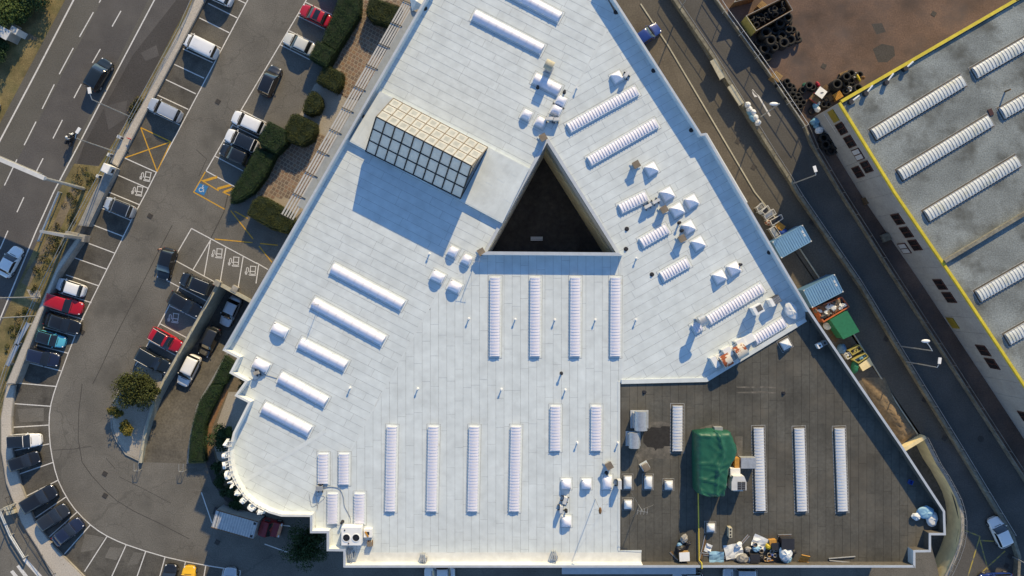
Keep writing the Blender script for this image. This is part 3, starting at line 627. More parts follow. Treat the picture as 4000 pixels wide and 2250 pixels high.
# ---- sunshade of louvres on the north-west side
SHZ = 9.15
def sunshade():
    t = thing('sunshade', W((1390, 420), SHZ), 'long grey louvred sunshade along the north-west eaves', 'sunshade')
    A, B = W((1645, 15), PT).to_2d(), W((1158, 850), PT).to_2d(); d = (B - A).normalized(); n = Vector((-d.y, d.x)); n = n if n.x < 0 else -n
    a0, a1 = W(P('10', 1195, 40), SHZ).to_2d(), W(P('11', 285, 215), SHZ).to_2d(); o0, o1 = W(P('10', 1110, 5), SHZ).to_2d(), W(P('11', 185, 165), SHZ).to_2d()
    N = 10
    for k in range(5):
        f = (k + .5) / 5; p0, p1 = a0.lerp(o0, f), a1.lerp(o1, f)
        for i in range(N):
            q0, q1 = p0.lerp(p1, i / N), p0.lerp(p1, (i + .985) / N); c = (q0 + q1) / 2; MB().box((c.x, c.y, SHZ), ((q1 - q0).length, .195, .05), math.atan2((q1 - q0).y, (q1 - q0).x), (.1, 0)).build('slat', 'slat_grey', t)
    for i in range(N + 1):
        p, q = a0.lerp(a1, i / N), o0.lerp(o1, i / N); MB().tube([(p.x, p.y, SHZ + .12), (q.x, q.y, SHZ + .12)], .05, 5).build('bracket', 'metal_dark', t)
sunshade()
# ---- letters of the roof sign round the curved corner
def roofsign():
    t = thing('roof_sign', W((960, 1930), 9.5), 'row of big white capital letters standing round the curved roof corner', 'sign')
    crv = resample(W2(P('h', 245, 130, 226, 280, 238, 420, 265, 560, 338, 710, 438, 842, 558, 948, 740, 1042), PT), 60); n = len(crv)
    for k, ch in enumerate('ASTOVAEGA'):
        i = int((k + .45) / 9 * (n - 2)); d = (crv[i + 1] - crv[i - 1 if i else 0]).normalized(); out = Vector((d.y, -d.x)); p = crv[i] + out * .28
        cu = bpy.data.curves.new('letter', 'FONT'); cu.body = ch; cu.size = 2.2; cu.extrude = .15; cu.align_x = 'CENTER'
        tmp = bpy.data.objects.new('tmp', cu); COL.objects.link(tmp); dg = bpy.context.evaluated_depsgraph_get(); me = bpy.data.meshes.new_from_object(tmp.evaluated_get(dg)); bpy.data.objects.remove(tmp)
        me.materials.clear(); me.materials.append(MATS['metal_white']); me.name = 'letter'; o = obj('letter', me, t); o.location = Vector((p.x, p.y, PT - .35)) - t.location; o.rotation_euler = (math.radians(84), 0, math.atan2(d.y, d.x)); o.scale = (.62, 1, 1)
        for s in (-.3, .3):
            q = p + d * s; MB().tube([(q.x, q.y, PT + .7), (q.x - out.x * .75, q.y - out.y * .75, PT + .02)], .03, 4).build('bracket', 'metal_pale', t); MB().tube([(q.x, q.y, PT + .2), (q.x - out.x * .6, q.y - out.y * .6, PT + .05)], .03, 4).build('bracket', 'metal_pale', t)
    c2 = resample(W2(P('h', 245, 150, 228, 280, 240, 420, 265, 560, 340, 710, 440, 840, 560, 945, 730, 1030), PT + .2), 30)
    MB().tube([(v.x, v.y, PT + .2) for v in c2], .035, 5).build('rail', 'metal_white', t)
roofsign()
# ================================================================ NEIGHBOUR BUILDING
NZ = 7.7
NPX = [(3280, 400), (3497, 752), (3745, 1115), (4000, 1500), (4230, 1850)]
NT = [W(p, NZ).to_2d() for p in NPX]; NTOP = [W(p, NZ).to_2d() for p in ((3280, 400), (3968, 0), (4200, -135))]
NB = thing('warehouse', (*NT[0], 0), 'grey gravel roofed warehouse with yellow roof edge', 'building')
far = [tuple(NTOP[2]), (NTOP[2].x + 25, NTOP[2].y), (NT[-1].x + 30, NT[-1].y - 10)]
roofpoly = [tuple(v) for v in NT] + [far[2], far[1], far[0], tuple(NTOP[1])]
MB().prism(inset(roofpoly, .25), NZ - .9, NZ - .35).build('gravel_roof', 'gravel_roof', NB)
for a, b in zip(NT, NT[1:]):
    s = MB(); strip(s, [tuple(a), tuple(b)], .30, NZ - .32, NZ, -.0); s.build('yellow_coping', 'yellow_coping', NB)
for a, b in zip(NTOP, NTOP[1:]):
    s = MB(); strip(s, [tuple(a + (b - a).normalized() * .25), tuple(b)], .38, NZ - .32, NZ + .01, -.0); s.build('yellow_coping', 'yellow_coping', NB)
    d = (b - a).normalized(); nrm = Vector((d.y, -d.x)); c = (a + b) / 2 + nrm * .2; MB().box((c.x, c.y, (NZ - .35) / 2), ((b - a).length, .25, NZ - .35), math.atan2(d.y, d.x)).build('wall', 'facade_grey', NB)
FAC = []
for a, b in zip(NT, NT[1:]):
    d = (b - a).normalized(); L = (b - a).length; n = max(1, round(L / 2.5)); nrm = Vector((d.y, -d.x)); nrm = nrm if nrm.x < 0 else -nrm; FAC.append((a, d, L, nrm))
    for k in range(n):
        c = a + d * (L * (k + .5) / n) - nrm * .12; MB().box((c.x, c.y, (NZ - .34) / 2), (L / n - .03, .2, NZ - .34), math.atan2(d.y, d.x)).build('facade_panel', 'facade_grey', NB)
    c = (a + b) / 2 - nrm * .3; MB().box((c.x, c.y, (NZ - .36) / 2), (L - .01, .12, NZ - .36), math.atan2(d.y, d.x)).build('wall', 'concrete_grey', NB)
def on_facade(p):
    D = W(p, 0) - Vector((0, 0, H)); best = None
    for a, d, L, nrm in FAC:
        t = a.dot(nrm) / (D.x * nrm.x + D.y * nrm.y); q = Vector((0, 0, H)) + D * t; s = (q.to_2d() - a).dot(d)
        if -1 <= s <= L + 1: best = (q, d, nrm)
    return best
def nwin(p, fm, gm, w=1.55, h=1.9):
    r = on_facade(p)
    if not r: return
    q, d, nrm = r; a = math.atan2(d.y, d.x); zc = min(max(q.z, 1.2), 6.2); c = q.to_2d() + nrm * .02
    o = MB().box((c.x, c.y, zc), (w, .12, h), a).build('window', fm, NB)
    for s in (-1, 1):
        c2 = c + d * (s * w * .235) + nrm * .05; MB().box((c2.x, c2.y, zc), (w * .38, .06, h * .84), a).build('pane', gm, o)
for q in (P('31', 980, 205), P('31', 1045, 303), P('31', 1110, 400), P('31', 1300, 697), P('31', 1368, 795), P('31', 1625, 1195), P('31', 1692, 1295), P('30', 555, 970), P('30', 618, 1068), P('30', 745, 1258), P('30', 680, 1298), P('32', 1945, 250)): nwin(q, 'window_brown', 'window_glass')
for q in (P('31', 1030, 425), P('30', 680, 1165)): nwin(q, 'window_brown', 'window_pale')
for q in (P('31', 1395, 988), P('30', 495, 875)): nwin(q, 'window_yellow', 'window_yellow', 1.6, 1.5)
for a, b in ((P('30', 805, 1012), P('30', 1478, 605)), (P('30', 1568, 548), P('30', 2060, 262)), (P('30', 1775, 852), P('30', 2150, 640)), (P('30', 1005, 1317), P('30', 1682, 908)), (P('31', 1205, 178), P('30', 1892, 1213)), (P('31', 1595, 785), P('31', 2030, 535)), (P('31', 1815, 1112), P('31', 2150, 920))): rooflight(a, b, 1.3, True, NZ - .35, NB, 'polycarb_dull', 'curb_grey', .42)
a, b = W(P('31', 1330, 525), NZ), W(P('31', 2050, 95), NZ); s = MB(); strip(s, [(a.x, a.y), (b.x, b.y)], .4, NZ - .36, NZ + .2); s.build('fire_wall', 'concrete_moss', NB)
for p, q in ((P('30', 625, 770), P('30', 688, 722)), (P('30', 738, 708), P('30', 788, 645)), (P('30', 893, 625), P('30', 945, 555)), (P('30', 1035, 520), P('30', 1095, 465))):
    a, b = W(p, NZ), W(q, NZ + .1); o = MB().tube([(a.x, a.y, NZ), (b.x, b.y, NZ + .15)], .10, 8).build('roof_pipe', 'metal_white', NB); MB().cyl((a.x, a.y, NZ - .36), (a.x, a.y, NZ + .2), .28, n=10).build('pipe_socket', 'metal_dark', o)
c = W(P('30', 1830, 675), NZ + .6); MB().cyl((c.x, c.y, NZ - .4), (c.x, c.y, NZ + .6), .1, n=8).build('vent_pipe', 'rust_frame', NB)
c = W(P('30', 1693, 842), NZ); MB().box((c.x, c.y, NZ - .3), (.5, .8, .12), .4).build('hatch', 'window_brown', NB)
# ================================================================ MARKINGS
SURV['o'] = (0, 0, .644)
LN = [0]
def line(p, q, parent, w=.13, z=Z3, m='paint_white', name='bay_line'):
    LN[0] += 1; z += .0005 * (LN[0] % 7)
    a, b = W(p, z).to_2d(), W(q, z).to_2d(); L, R = ribbon([tuple(a), tuple(b)], w); flat(name, L + R[::-1], z, m, parent, world=True)
def pline(pts, parent, w=.13, z=Z3, m='paint_white', name='bay_line'):
    L, R = ribbon(W2(pts, z), w); flat(name, L + R[::-1], z, m, parent, world=True)
def lines(k, segs, parent, **kw):
    for s in segs: line(P(k, s[0], s[1]), P(k, s[2], s[3]), parent, **kw)
lines('00', ((1570, 25, 1790, 135), (1505, 135, 1730, 247), (1440, 250, 1665, 362), (1380, 368, 1605, 472), (1315, 485, 1540, 590), (1250, 600, 1478, 708), (1188, 717, 1420, 825), (1125, 835, 1355, 942), (940, 1192, 1180, 1300), (875, 1315, 1115, 1420), (1632, -85, 1852, 25)), BAYW)
lines('01', ((820, 0, 1050, 95), (750, 115, 990, 215), (680, 240, 930, 335), (670, 388, 868, 462), (558, 495, 805, 582), (498, 625, 745, 708), (440, 758, 690, 835), (370, 885, 630, 962), (310, 1015, 570, 1088), (255, 1150, 515, 1217), (190, 1282, 460, 1350), (140, 1442, 430, 1468)), BAYW)
pline(P('00', 1920, -80, 1870, 0, 1180, 1300, 1105, 1449) + P('01', 990, 215, 868, 462, 745, 708, 600, 1000, 515, 1217, 430, 1449), BAYW, z=Z2)
lines('02', ((105, 148, 380, 168), (100, 326, 370, 310), (100, 503, 372, 452), (130, 685, 400, 592), (190, 850, 437, 727), (265, 1010, 497, 853), (370, 1155, 583, 965), (485, 1285, 683, 1062), (638, 1415, 808, 1150), (835, 1470, 953, 1212), (1025, 1480, 1100, 1262), (1198, 1480, 1245, 1308), (1368, 1480, 1400, 1340), (1535, 1480, 1553, 1367), (1670, 1480, 1688, 1390), (1815, 1410, 1805, 1480)), BAYC)
pline(P('02', 430, 0, 405, 75, 385, 150, 373, 230, 370, 310, 373, 390, 380, 470, 395, 560, 415, 650, 440, 730, 475, 805, 515, 875, 565, 945, 625, 1010, 685, 1065, 745, 1110, 812, 1150, 890, 1187, 960, 1215, 1100, 1262, 1250, 1306, 1400, 1340, 1600, 1377, 1815, 1410), BAYC, z=Z2)
lines('10', ((370, 15, 580, 115), (315, 120, 520, 220), (250, 232, 445, 328), (185, 338, 405, 450)), BAYE)
lines('00', ((1820, 830, 2010, 925), (1690, 1065, 1900, 1170), (1622, 1178, 1835, 1290), (1555, 1290, 1775, 1410), (1757, 945, 1950, 1040)), BAYE)
pline(P('10', 430, -90, 380, 0, 0, 640) + P('00', 1820, 830, 1555, 1290), BAYE, z=Z2)
Y = dict(m='paint_yellow', w=.14, parent=GROUND)
def ylines(k, segs, **kw):
    for s in segs: line(P(k, s[0], s[1]), P(k, s[2], s[3]), GROUND, m='paint_yellow', w=kw.get('w', .14), z=kw.get('z', Z2))
ylines('00', ((1062, 963, 1290, 1070), (1062, 963, 1185, 1295), (1290, 1070, 945, 1190), (1290, 1070, 1185, 1295)), z=Z4)
ylines('00', ((1550, 1296, 1462, 1449), (1520, 1360, 1650, 1440)))
ylines('00', ((1530, 1368, 1640, 1335), (1640, 1425, 1745, 1395), (1690, 1449, 1770, 1420)), w=.32, z=Z3)
ylines('01', ((1460, 0, 1695, 130), (1680, 0, 1735, 25), (1620, 355, 1905, 382), (1740, 140, 1910, 355), (1770, 145, 1870, 200)))
ylines('11', ((30, 388, 165, 402), (22, 408, 120, 530)))
lines('01', ((1445, 275, 1940, 540), (1445, 275, 1320, 490), (1590, 360, 1455, 590), (1588, 365, 1540, 635), (1705, 420, 1660, 690), (1835, 490, 1795, 735), (1320, 515, 1650, 695), (1225, 650, 1580, 835), (1285, 860, 1495, 965), (1205, 993, 1420, 1105), (1130, 1125, 1340, 1240), (1035, 1280, 1250, 1385)), GROUND)
lines('11', ((20, 550, 0, 690), (0, 532, 90, 585)), GROUND); pline(P('01', 1350, 722, 1185, 1030, 1130, 1125, 1020, 1310), GROUND, z=Z2)
lines('02', ((1520, 818, 1600, 1050),), GROUND); lines('12', ((65, 1208, 262, 1278), (185, 1065, 260, 1073)), GROUND)
# highway
for a, b in (((760, -5, 748, 20)), ((705, 92, 600, 278)), ((553, 362, 447, 560)), ((410, 637, 318, 822)), ((272, 918, 182, 1096)), ((128, 1203, 33, 1400))) if False else (): pass
lines('00', ((775, -30, 748, 20), (705, 92, 600, 278), (553, 362, 447, 560), (410, 637, 318, 822), (272, 918, 182, 1096), (128, 1203, 33, 1400), (913, 82, 846, 200), (757, 370, 697, 475), (614, 634, 558, 740), (471, 905, 400, 1045), (325, 1195, 270, 1303)), ROAD, name='lane_dash', w=.14)
lines('01', ((180, 40, 128, 152), (60, 292, 0, 430)), ROAD, name='lane_dash', w=.14)
pline(P('00', 590, -70, 555, 0, 280, 530, 0, 1060, -200, 1440), ROAD, w=.2, name='edge_line'); pline(P('00', 1205, -70, 1165, 0, 780, 730, 600, 1080, 405, 1449) + P('01', 270, 300, 130, 640, 0, 960, -150, 1300), ROAD, w=.16, name='edge_line')
for s in ((430, 1150, 490, 1110, 840, 1500, 760, 1520), (310, 1270, 360, 1235, 570, 1500, 480, 1500), (190, 1370, 245, 1335, 380, 1500, 290, 1500)): flat('crossing_bar', P('i', *s), Z2, 'paint_white', GROUND)
pline(P('k', 1115, 0, 1160, 60, 1210, 100, 1385, 400), SROAD, w=.2, name='arrow_stem'); flat('arrow_head', P('k', 1110, 0, 1210, 105, 1150, 115, 1120, 60), Z3, 'paint_white', SROAD)
for s in ((1600, 1150, 1510, 1449), (1450, 1090, 1600, 1150), (1600, 1180, 1740, 1190), (1600, 1180, 1660, 1400), (1790, 1260, 1560, 1470)): line(P('32', s[0], s[1]), P('32', s[2], s[3]), GROUND, m='paint_old_yellow', z=Z4, w=.16)
# worn tarmac repairs, drains
for pts, w in ((P('01', 1300, 250, 1180, 480, 1060, 720, 860, 1110, 760, 1330, 700, 1449), .09), (P('02', 620, 0, 595, 200, 590, 420, 620, 590, 690, 690, 790, 800, 880, 880, 1010, 960, 1200, 1050, 1430, 1170), .09), (P('01', 1720, 20, 1690, 150, 1600, 330, 1560, 420), .12), (P('00', 1480, 1130, 1560, 1200, 1500, 1330), .08), (P('02', 400, 500, 560, 490, 690, 470), .07), (P('02', 900, 700, 1080, 790, 1290, 900), .06), (P('02', 870, 640, 800, 560), .07)): pline(pts, GROUND, w=w, z=Z1, m='tar_seam', name='tarmac_seam')
for k, pts in enumerate((P('01', 1150, 30, 1260, 40, 1220, 130, 1160, 100), P('00', 1060, 400, 1180, 340, 1200, 420, 1100, 460), P('00', 780, 800, 960, 760, 940, 900, 820, 980), P('02', 640, 1130, 790, 1160, 720, 1250, 610, 1270), P('02', 830, 1230, 930, 1240, 880, 1330, 790, 1310), P('02', 1010, 1270, 1080, 1275, 1040, 1360, 960, 1370), P('02', 130, 190, 330, 180, 330, 280, 150, 290))): flat('tarmac_stain', pts, Z3 + .0023 if k in (1, 2) else Z1 + .0021, 'asphalt_road' if k in (1, 2) else 'asphalt_lot', GROUND)
for q in (P('00', 1645, 768), P('01', 1133, 182), P('01', 620, 1058), P('02', 792, 678), P('02', 793, 843), P('02', 1640, 1195), P('02', 140, 42), P('00', 898, 1158), P('01', 285, 940), P('30', 420, 500), P('30', 1250, 105), P('32', 1180, 120), P('32', 1330, 410), P('32', 1685, 350), P('32', 1825, 1300), P('32', 1800, 1370), P('31', 890, 1110), P('31', 330, 228), P('k', 895, 785), P('k', 1135, 1175)):
    c = W(q); o = MB().box((c.x, c.y, .02), (.62, .62, .03), 1.05); o.box((c.x, c.y, .032), (.46, .46, .02), 1.05); o.build('drain_cover', 'iron', GROUND)
c = W(P('32', 1605, 415)); MB().cyl((c.x, c.y, .005), (c.x, c.y, .03), .42, n=16).build('drain_cover', 'iron', GROUND)
# EV bay symbols: cabinet with plug and cable, painted white on the tarmac
def evsym(p, a, s=.0295, m=1):
    c = W(p, Z3); rings = [[(0, 0), (22, 0)], [(2, 0), (2, 28), (20, 28), (20, 0)], [(2, 18), (20, 18)], [(-1, 32), (22, 32), (22, 29)], [(-1, 32), (-1, 29)], [(0, 20), (-4, 20), (-5, 8), (-9, 5), (-12, 9), (-12, 20)], [(-16, 25), (-15, 21), (-12, 20), (-9, 21), (-8, 25), (-16, 25)], [(-14, 25), (-14, 31)], [(-10, 25), (-10, 31)]]
    mb = MB(); R = Matrix.Rotation(a, 2)
    for i, r in enumerate(rings):
        pts = [tuple(c.to_2d() + R @ Vector((m * (x - 4) * s * 1.25, -(y - 16) * s * 1.25))) for x, y in r]
        for u, v in zip(pts, pts[1:]):
            L_, R_ = ribbon([u, v], .1); mb.face([(*R_[0], Z3 + .0004 * i), (*R_[1], Z3 + .0004 * i), (*L_[1], Z3 + .0004 * i), (*L_[0], Z3 + .0004 * i)])
    mb.build('charging_symbol', 'paint_white', GROUND)
for q, a in ((P('01', 1640, 462), .0), (P('01', 1766, 525), .0), (P('01', 1893, 594), .0)): evsym(q, -.08)
evsym(P('00', 1100, 1330), ang(.9, .42) + .25); evsym(P('00', 1038, 1440), ang(.9, .42) + .25); evsym(P('01', 1310, 950), ang(.9, .42) + .3, m=1)
# blue wheelchair bay
q = P('00', 1500, 1380, 1572, 1408, 1540, 1475, 1468, 1445); flat('blue_bay_mark', q, Z2, 'paint_blue', GROUND)
c = W(P('00', 1520, 1425), Z3).to_2d(); mb = MB(); R = Matrix.Rotation(-.45, 2)
for r in ([(0, .45), (0, .1), (.3, .08), (.42, -.25)], [(0, .28), (.22, .28)], [(-.1, .12), (-.28, -.1), (-.15, -.35), (.12, -.4), (.26, -.15)], [(-.05, .52), (.05, .52)]):
    pts = [tuple(c + R @ Vector(v)) for v in r]
    for u, v in zip(pts, pts[1:]):
        L_, R_ = ribbon([u, v], .08); mb.face([(*R_[0], Z3), (*R_[1], Z3), (*L_[1], Z3), (*L_[0], Z3)])
mb.build('wheelchair_symbol', 'paint_white', GROUND)

# ================================================================ PAVED FORECOURT AND ISLAND
PAV1 = P('10', 785, 0, 1120, 0, 1010, 330, 780, 760, 690, 745, 600, 690, 655, 550, 545, 470, 780, 100); PAV2 = P('10', 200, 1100, 430, 1000, 640, 1060, 470, 1449, 330, 1500, 10, 1500, 0, 1400, 130, 1200)
flat('forecourt', P('10', 790, -60, 1300, -60, 500, 1449, 240, 1700, 0, 1500, 0, 1320, 60, 1250, 210, 1000, 340, 850, 450, 640, 560, 480, 780, 100), Z2, 'mortar')
flat('gravel_bed', P('10', 440, 640, 510, 600, 700, 740, 830, 700, 640, 1060, 430, 985, 330, 870), Z3, 'gravel_pale')
def tiles():
    t = []
    for reg, a in ((PAV1, ang(.87, .49)), (PAV2, ang(.87, .49))):
        t += [(q, k) for q, k in sheets(W2(reg, 0), a, .50, .44, .56, 21)]
    t.sort(key=lambda s: -area(s[0])); rnd = random.Random(5); rest = MB(); root = flat('pavement', W2(PAV1, Z3), Z3, 'mortar', world=True)
    for i, (q, k) in enumerate(t):
        m = rnd.choice((0, 0, 1, 1, 2, 3, 4)); q = dedupe(inset(q, .03)) if area(q) > .1 else q
        if i < 300: MB().prism(q, Z3, Z3 + .012).build('stone', 'stone_%d' % m, root)
        else: rest.mat(m).prism(q, Z3, Z3 + .012)
    if rest.v: tag(rest.build('stones', ['stone_%d' % k for k in range(5)], root), kind='stuff')
tiles()
def island():
    px = P('02', 1060, -160, 905, 30, 860, 130, 838, 250, 842, 330, 880, 430, 950, 530, 1070, 588, 1090, 480, 1140, 260, 1215, 60, 1240, -120); pts = W2(px, .12)
    t = MB().prism(inset(pts, .12), 0, .13).build('traffic_island', 'gravel_pale'); tag(t, kind='structure')
    k = MB(); strip(k, pts[:8], .16, 0, .16); tag(k.build('kerb', 'concrete', t))
    n = 0
    for i in range(6):
        c = W(P('02', 960 + i % 3 * 30, 440 + i * 15), .2)
island()
# strip south of the ramp: hedge bed, terracotta path, gravel
flat('planting_bed', P('02', 1410, 605, 1435, 380, 1490, 150, 1590, -20, 1932, -60, 1990, 300, 1760, 900, 1640, 760, 1580, 640, 1545, 600), Z2, 'dirt')
flat('terracotta_path', P('02', 1650, -20, 1720, -20, 1715, 70, 1650, 210, 1600, 330, 1590, 420, 1600, 500, 1550, 570, 1535, 430, 1550, 300, 1590, 170), Z3, 'terracotta')
flat('gravel_bed', P('02', 1725, 60, 1850, 60, 1932, 260, 1760, 700, 1640, 560, 1615, 470, 1640, 290), Z4, 'gravel_pale')
flat('pavement', P('02', 1548, 575, 1610, 500, 1640, 620, 1700, 800, 1932, 1000, 1960, 1080, 1700, 880, 1600, 740), Z4 + .004, 'asphalt_patch')
flat('pavement', P('12', 185, 980, 420, 980, 440, 1200, 240, 1230, 180, 1120), Z3, 'asphalt_pale')

# ================================================================ WALLS, KERBS, FENCES
def wall(name, px, w, h, m, label, cat='wall', cop=None, zpx=0., z0=0.):
    pts = W2(px, zpx); c = pts[len(pts) // 2]; t = thing(name, (c[0], c[1], 0), label, cat); s = MB(); strip(s, pts, w, z0, h); s.build('wall_body', m, t)
    if cop: s = MB(); strip(s, pts, w + .08, h, h + .07); s.build('coping', cop, t)
    return t, pts
W1 = [(2600, -60), (2637, 0), (2782, 212), (3000, 567), (3098, 719), (3114, 750), (3362, 1112), (3480, 1310), (3595, 1500), (3745, 1743), (3880, 1966), (3958, 2095), (3983, 2173), (3978, 2290)]
wall('road_wall', W1, .28, .85, 'concrete_moss', 'long mossy concrete wall between service lane and side road', cop='concrete_moss', zpx=.9)
W2_ = [(2765, -60), (2802, 0), (3000, 275), (3145, 490), (3172, 560), (3285, 750), (3481, 1060), (3766, 1500), (4000, 1862), (4050, 1940)]
wall('yard_wall', W2_, .22, .7, 'concrete_moss', 'low dark wall along the tyre yard and warehouse side of the road', zpx=.7)
def fence(px, h, label, m='metal_grey', zpx=None, post=2.5, mesh=True, off=0., rails=(1., .5), cat='fence', r=.03):
    pts = W2(px, h if zpx is None else zpx); V = resample(pts, max(2, int(sum((Vector(b) - Vector(a)).length for a, b in zip(pts, pts[1:])) / post))); t = thing('fence', (V[0].x, V[0].y, 0), label, cat)
    for v in V: MB().cyl((v.x, v.y, 0), (v.x, v.y, h), r * 1.2, n=6).build('post', m, t)
    for k in rails: MB().tube([(v.x, v.y, h * k) for v in V], r, 5).build('rail', m, t)
    if mesh:
        s = MB()
        for a, b in zip(V, V[1:]):
            n = int((b - a).length / .22)
            for i in range(1, n): q = a.lerp(b, i / n); s.cyl((q.x, q.y, .1), (q.x, q.y, h), .004, n=3, caps=False)
        tag(s.build('wires', m, t), kind='stuff')
    return t
fence([(p[0] + 13, p[1] - 2) for p in W1[:-2]], 1.6, 'thin wire fence beside the long mossy road wall', post=3, zpx=1.6)
fence([(p[0] + 14, p[1] - 4) for p in W2_[:4]], 2.0, 'tall wire fence with pale top rail round the tyre yard', m='metal_pale', post=3, zpx=2.0, r=.04)
fence([(p[0] + 14, p[1] - 4) for p in W2_[3:]], 1.8, 'dark wire fence along the foot of the warehouse', m='concrete_grey', post=3, zpx=1.8, r=.025)
fence([(752, -20), (745, 20), (506, 452), (396, 660), (320, 800), (225, 975), (130, 1170), (60, 1330), (10, 1450), (-25, 1560)], 1.2, 'thin wire fence in the dry grass beside the road', zpx=1.2, post=4)
fence(P('i', 100, -20, 200, 260, 330, 510, 480, 770, 700, 1090, 960, 1449), 1.3, 'curved dark mesh fence along the parking corner', m='metal_dark', zpx=1.3, post=2)
fence(P('01', 440, 0, 285, 370), .75, 'short galvanised guard rail at the edge of the road', m='galvanised', zpx=.75, post=2, mesh=False, rails=(1., .7), r=.07, cat='guard rail')
fence(P('i', -20, 230, 60, 460, 150, 640, 290, 890, 440, 1110), .9, 'curved galvanised guard rail at the street corner', m='galvanised', zpx=.9, post=2, mesh=False, rails=(1., .7), r=.08, cat='guard rail')
# dark strip (gutter) behind the corner fence
k = MB(); strip(k, W2(P('20', 970, 30, 1180, 350, 1500, 890, 1830, 1449) + P('31', 240, 430, 380, 640, 650, 1080, 880, 1449) + P('32', 1000, 190, 1128, 380)), .16, 0, .1); tag(k.build('kerb', 'coping_cream', LANE))
k = MB(); strip(k, W2(P('20', 1240, 10, 1500, 420, 1932, 1110)), .3, 0, .12, -.3); k.build('kerb', 'concrete_moss', LANE)
PLL = [(768, -20), (629, 255), (550, 414), (462, 563), (429, 634)]; PLR = [(812, -20), (668, 255), (627, 332), (572, 436), (495, 585), (460, 652)]
def planter(l, r, h, m, label):
    pts = W2(l + r[::-1], h); t = thing('planter_wall', (*pts[0], 0), label, 'wall'); MB().prism(pts, 0, h).build('planter_body', 'concrete', t); MB().prism(inset(pts, .12), h, h + .03).build('planter_fill', m, t); return t
planter(PLL, PLR, .35, 'planter_concrete', 'long raised strip of pale rough concrete above the white van bays')
planter([(426, 641), (366, 750), (305, 880)], [(456, 659), (412, 745), (345, 885)], .9, 'concrete_grey', 'raised grey wall length beside the charging cabinet')
planter([(302, 925), (228, 1030), (155, 1195), (78, 1371), (24, 1500)], [(318, 935), (228, 1065), (170, 1210), (110, 1370), (60, 1500)], 1.3, 'planter_concrete', 'raised pale concrete wall behind the red and blue parked cars')
planter([(24, 1503), (3, 1629), (3, 1759), (24, 1888), (83, 2043), (145, 2140), (217, 2270)], [(60, 1503), (46, 1629), (50, 1759), (80, 1888), (135, 2033), (217, 2142), (345, 2270)], .3, 'planter_concrete', 'curved raised strip of pale rough concrete at the parking corner')
c = W(P('i', 190, 200), .5); MB  # signpost plinths
for q, lb in ((P('i', 150, 170), 'upper cream block on the curved planter wall'), (P('i', 190, 250), 'lower cream block on the curved planter wall')):
    c = W(q, .8); tag(MB().box((c.x, c.y, .4), (1.1, .5, .8), .25).build('concrete_block', 'coping_cream'), lb, 'block')
# ================================================================ LAMPS, MASTS, SIGNS
def lamp(b, hd, h, label, head='flat', r=.07):
    B = W(b); T = W(hd, h); t = thing('street_lamp', B, label, 'street lamp'); MB().cyl(B, (B.x, B.y, h - .3), r * 1.2, r * .8, 8).build('pole', 'galvanised', t)
    d = (T - B).to_2d(); a = math.atan2(d.y, d.x); MB().tube([(B.x, B.y, h - .3), (B.x + d.x * .5, B.y + d.y * .5, h - .05), (T.x, T.y, h)], r * .7, 6).build('arm', 'galvanised', t)
    if head == 'flat': MB().box((T.x, T.y, h), (.75, .36, .1), a).build('lamp_head', 'metal_white', t)
    else: MB().blob((T.x, T.y, h), (.55, .22, .12), 10, 6, 0).build('lamp_head', 'metal_white', t, smooth=True).rotation_euler = (0, 0, 0)
    return t
lamp(P('00', 985, 882), P('00', 675, 683), 9, 'grey street lamp leaning over the dark car on the road')
lamp(P('00', 870, 1145), P('00', 590, 985), 9, 'grey street lamp whose head is beside the motorbike')
lamp(P('01', 300, 793), P('01', -260, 700), 9, 'upper of two street lamps beside the white car on the road')
lamp(P('01', 265, 935), P('01', -300, 870), 9, 'lower of two street lamps beside the white car on the road')
lamp(P('i', 330, 60), P('i', -300, 230), 8, 'street lamp at the curved parking corner')
lamp(P('k', 1200, 440), P('k', 1440, 215), 8, 'street lamp beside the row of white sacks', 'egg')
lamp(P('30', 175, 1390), P('30', 355, 1275), 8, 'street lamp on the road wall facing the warehouse corner')
lamp(P('e', 1385, 775), P('e', 1800, 705), 8, 'street lamp with egg shaped head beside the shaded road', 'egg')
lamp(P('e', 1455, 1005), P('31', 1295, 1273), 8, 'street lamp with flat head beside the shaded road')
lamp(P('20', 1260, 85), P('20', 1330, -60), 8, 'street lamp on the road wall near the blue car')
lamp(P('32', 1850, 1305), P('32', 2000, 1350), 8, 'street lamp on the wall below the white hatchback')
def gantry():
    b = W((330, 738)); e0, e1 = W((176, 697), 8), W((-260, 512), 8); t = thing('sign_gantry', b, 'pale overhead sign gantry reaching across the road', 'gantry')
    MB().cyl(b, (e0.x, e0.y, 8), .22, .18, 10).build('post', 'galvanised', t); m = (e0 + e1) / 2; d = e1 - e0; MB().box((m.x, m.y, 8), (d.length, .5, .35), math.atan2(d.y, d.x)).build('beam', 'metal_pale', t)
    c = e0.lerp(e1, .42); MB().box((c.x, c.y, 6.3), (d.length * .5, .12, 2.9), math.atan2(d.y, d.x)).build('sign_panel', 'metal_grey', t)
gantry()
